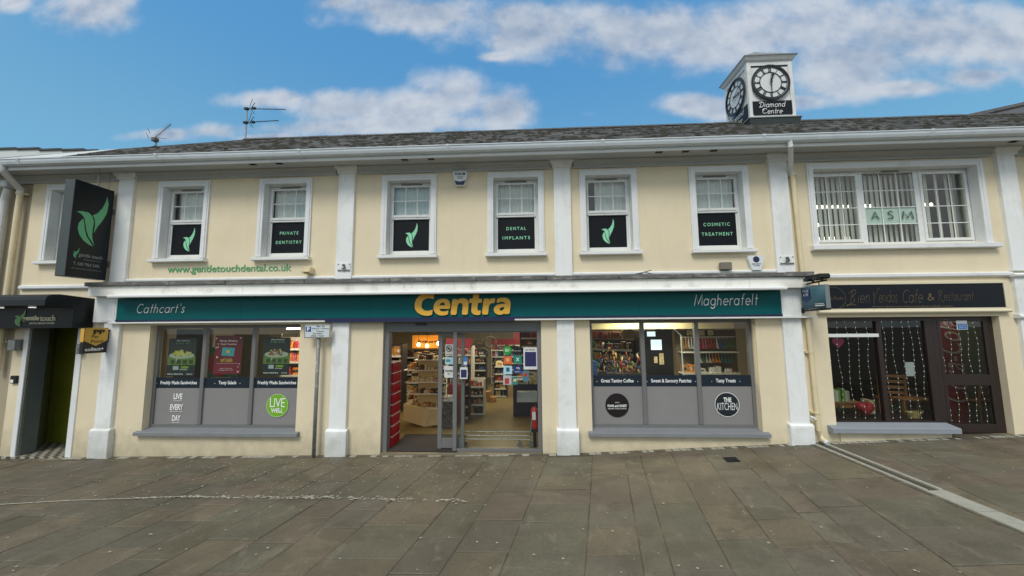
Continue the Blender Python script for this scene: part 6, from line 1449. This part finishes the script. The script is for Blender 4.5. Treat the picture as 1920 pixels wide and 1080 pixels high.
# ------------------------------------------------------------------ cafe interior
mb = MB(); zc = g(6.5) - .02
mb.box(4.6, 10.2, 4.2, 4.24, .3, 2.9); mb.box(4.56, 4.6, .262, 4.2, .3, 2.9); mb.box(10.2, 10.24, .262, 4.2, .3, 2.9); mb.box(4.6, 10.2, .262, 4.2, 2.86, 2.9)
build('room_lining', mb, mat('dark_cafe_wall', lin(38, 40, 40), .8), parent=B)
mb = MB(); mb.box(4.6, 10.2, .262, 4.2, .5, zc); build('floor', mb, mat('cafe_floor', lin(60, 50, 42), .6), parent=B)
def chair(x, y, rot, label):
    t = thing('wooden_chair', label, 'chair', (x, y, zc), 'wooden cafe chairs'); t.rotation_euler = (0, 0, rot)
    def P(name, mb): 
        o = build(name, mb, M_wood, origin=(0, 0, 0)); o.parent = t; return o
    mb = MB(); mb.bbox(-.2, .2, -.2, .2, .43, .46, .01); P('seat', mb)
    for sx_ in (-1, 1):
        mb = MB(); mb.bbox(sx_ * .18 - .018, sx_ * .18 + .018, -.19, -.155, 0, .43, .004); P('leg', mb)
        mb = MB(); mb.tube([(sx_ * .18, .18, 0), (sx_ * .18, .18, .45), (sx_ * .175, .24, .92)], .02, 6); P('leg', mb)
    for k in range(4): mb = MB(); z = .56 + k * .1; mb.bbox(-.17, .17, .185 + k * .012, .2 + k * .012, z, z + .05, .004); P('back_slat', mb)
    return t
chair(6.72, 1.0, R(150), 'wooden slat back chair just right of the middle cafe window bar')
chair(8.1, .95, R(200), 'wooden slat back chair behind the cafe door glass')
t = thing('small_table', 'low pine table behind the right half of the cafe window', 'table', (6.7, .6, zc))
mb = MB(); mb.bbox(6.50, 7.0, .5, .8, 1.08, 1.11, .005); build('tabletop', mb, M_wood, parent=t)
for x in (6.52, 6.97):
    for y in (.52, .77): mb = MB(); mb.box(x - .015, x + .015, y - .015, y + .015, zc, 1.08); build('leg', mb, M_wood, parent=t)
t = thing('book_shelf', 'small pine shelf holding books at the left of the cafe window', 'shelf', (5.45, .55, zc))
mb = MB(); mb.bbox(5.22, 5.75, .45, .65, 1.04, 1.07, .004); mb.bbox(5.24, 5.73, .47, .63, .96, 1.035, .004); mb.box(5.25, 5.28, .47, .62, zc, .96); mb.box(5.70, 5.73, .47, .62, zc, .96); build('frame', mb, M_wood, parent=t)
x = 5.25
for k in range(9):
    w = random.uniform(.028, .045); h = random.uniform(.17, .22); mb = MB(); mb.bbox(x, x + w - .003, .47, .6, 1.071, 1.071 + h, .003)
    cc = [(214, 210, 196), (200, 196, 180), (190, 190, 176), (216, 214, 200), (120, 160, 60), (60, 90, 50), (110, 150, 60), (170, 170, 150), (150, 150, 140)][k]
    build('book', mb, mat('book_%d' % k, lin(*cc), .6), label=['thin cream book at the left end', 'pale book second in the row', 'grey white book third in the row', 'tall cream book in the middle', 'lime green book', 'dark green book', 'olive green book', 'pale olive book', 'grey book at the right end'][k] + ' on the cafe window shelf', cat='book', group='books on the cafe window shelf'); x += w
def heart(c, Y, z, w, h, m_, label, dep, nm):
    mb = MB(); pts = []
    for k in range(36):
        a = 2 * math.pi * k / 36; pts.append((16 * math.sin(a) ** 3 / 16, (13 * math.cos(a) - 5 * math.cos(2 * a) - 2 * math.cos(3 * a) - math.cos(4 * a)) / 15))
    n = len(pts); vs = []; L_ = [(0.0, .4), (.5, .85), (1, 1), (.5, .85), (0, .4)]
    rings = [(-dep, .45), (-dep * .7, .8), (0, 1), (dep * .7, .8), (dep, .45)]
    for (yy, s_) in rings: vs += [(c + p[0] * w / 2 * s_, Y + yy, z + (p[1] * s_ + .1) * h / 2) for p in pts]
    fs = [(r_ * n + i, r_ * n + (i + 1) % n, (r_ + 1) * n + (i + 1) % n, (r_ + 1) * n + i) for r_ in range(4) for i in range(n)] + [tuple(range(n))[::-1], tuple(range(4 * n, 5 * n))]
    mb.add(vs, fs); build(nm, mb, m_, label=label, cat='heart', smooth=dep > .03)
heart(5.72, .36, .97, .29, .27, M_red, 'glossy red heart balloon standing low in the cafe window', .09, 'heart_balloon')
heart(5.27, .21, 2.10, .20, .18, mat('pink_paper', lin(206, 70, 120), .7), 'pink paper heart hanging near the top of the cafe window', .01, 'paper_heart')
mb = MB()
for k in range(8): mb.bbox(5.20, 5.34, .199 - k * .0002, .2, 2.10, 2.102, .0004)
mb = MB(); mb.box(6.28, 6.42, .16, .163, 1.55, 1.78); build('paper_sheet', mb, M_pw, label='white paper sheet stuck inside the cafe window near the door', cat='paper')
mb = MB(); mb.box(5.86, 5.94, .42, .6, .87, 1.1); build('menu_card', mb, PAL[1], label='cream card propped beside the red heart balloon', cat='card')
t = thing('basket', 'small wicker basket on the right of the cafe window ledge', 'basket', (6.5, .4, .83))
mb = MB(); mb.tube([(6.50, .36, .83), (6.50, .36, .92)], [.08, .10], 14, caps=False); mb.tube([(6.50, .36, .84), (6.50, .36, .845)], .07, 12)
for k in range(6): mb.tube([(6.40 + .035 * k, .27, .92), (6.41 + .035 * k, .27, .97)], .006, 5)
build('body', mb, mat('wicker', lin(190, 166, 110), .8), parent=t)
mb = MB()
for cx, n_ in ((5.33, 60), (6.2, 90), (6.33, 60)):
    for k in range(n_):
        a = random.random() * 6.28; rr = random.random() * .12; x = cx + rr * math.cos(a); y = .42 + rr * .5 * math.sin(a); z = .92 + random.random() * .1; s_ = .02
        mb.poly([(x, y, z), (x + s_ * random.uniform(-1, 1), y - .01, z + s_), (x + s_, y, z + s_ * random.uniform(-1, 1))])
build('ivy_leaves', mb, mat('ivy_green', lin(54, 88, 40), .6), kind='stuff', label='green artificial ivy along the cafe window ledge', cat='ivy')
mb = MB(); mb.bbox(4.98, 6.58, .25, .7, .80, .828, .004); build('window_ledge', mb, M_brown, parent=B)
# red drinks cooler panel behind the door
t = thing('drinks_cooler', 'tall red drinks cooler with white script behind the cafe door glass', 'cooler', (7.6, .9, zc))
mb = MB(); mb.bbox(7.40, 7.90, .8, .88, zc, 2.6, .01); build('body', mb, mat('cooler_red', lin(96, 12, 24), .4), parent=t)
RV = (Vector((0, 0, 1)), Vector((-1, 0, 0)), Vector((0, -1, 0)))
mb = MB(); T(mb, 'Coca-Cola', (1.0, 2.5, -7.9, -7.46), 0, ax=RV, org=(0, .79, 0), shear=.35); build('lettering', mb, mat('cooler_script', lin(130, 120, 120), .5), parent=t)
mb = MB(); mb.bbox(7.98, 8.5, .9, .95, zc, 2.6, .01); build('green_panel', mb, mat('panel_sage', lin(62, 78, 58), .7), label='sage green panel at the right behind the cafe door', cat='panel')
area('cafe_lamp', 7.6, .5, 2.8, .6, .3, 5, (1, .85, .6)); area('cafe_lamp', 5.8, 1.1, 2.8, 1.2, .4, 3.0, (1, .85, .65))
mb = MB(); mb.bbox(8.02, 8.12, .9, .93, 2.42, 2.44, .003); build('wall_lamp', mb, M_lampw, label='small glowing lamp at the top right behind the cafe door', cat='lamp')
mb = MB(); mb.bbox(7.10, 7.27, .085, .09, 2.32, 2.47, .002); mb.box(7.11, 7.26, .083, .0845, 2.33, 2.42, 1); T(mb, 'NO SMOKING', (7.125, 7.245, 2.385, 2.405), .0825, mi=0); T(mb, 'THANK YOU', (7.13, 7.24, 2.35, 2.37), .0825, mi=0)
build('door_sticker', mb, [M_pw, mat('sticker_azure', lin(40, 110, 180), .4)], label='blue and white sticker at the top of the cafe door glass', cat='sticker')
# fairy lights
def fairy(x, z0, z1, Y, label, grp):
    t = thing('fairy_light_string', label, 'fairy lights', (x, Y, z1), grp); mb = MB(); pts = []; z = z1; n = max(4, int((z1 - z0) / .09)); ph = random.random() * 6
    for k in range(n + 1): pts.append((x + .016 * math.sin(k * .55 + ph) + random.uniform(-.004, .004), Y + .004 * math.cos(k), z1 - (z1 - z0) * k / n))
    mb.tube(pts, .0022, 4); build('wire', mb, M_wire, parent=t)
    mb = MB()
    for p in pts: q = random.uniform(-.012, .012); mb.tube([(p[0], p[1], p[2] + q - .009), (p[0], p[1], p[2] + q), (p[0], p[1], p[2] + q + .009)], [.002, .0052, .002], 6)
    build('bulbs', mb, M_fairy, parent=t, kind='stuff')
ORD = ['first', 'second', 'third', 'fourth', 'fifth']
for k, x in enumerate((5.06, 5.22, 5.38, 5.54, 5.70)): fairy(x, .87, 2.46, .155, ORD[k] + ' fairy light string from the left in the left cafe pane', 'fairy light strings in the cafe windows')
for k, x in enumerate((5.98, 6.12, 6.28, 6.42, 6.55)): fairy(x, .87 + (.3 if k == 4 else 0), 2.46, .155, ORD[k] + ' fairy light string from the left in the middle cafe pane', 'fairy light strings in the cafe windows')
for k, x in enumerate((6.91, 7.05, 7.2, 7.34, 7.47)): fairy(x, .82, 2.44, .17, ORD[k] + ' fairy light string from the left behind the cafe door', 'fairy light strings in the cafe windows')
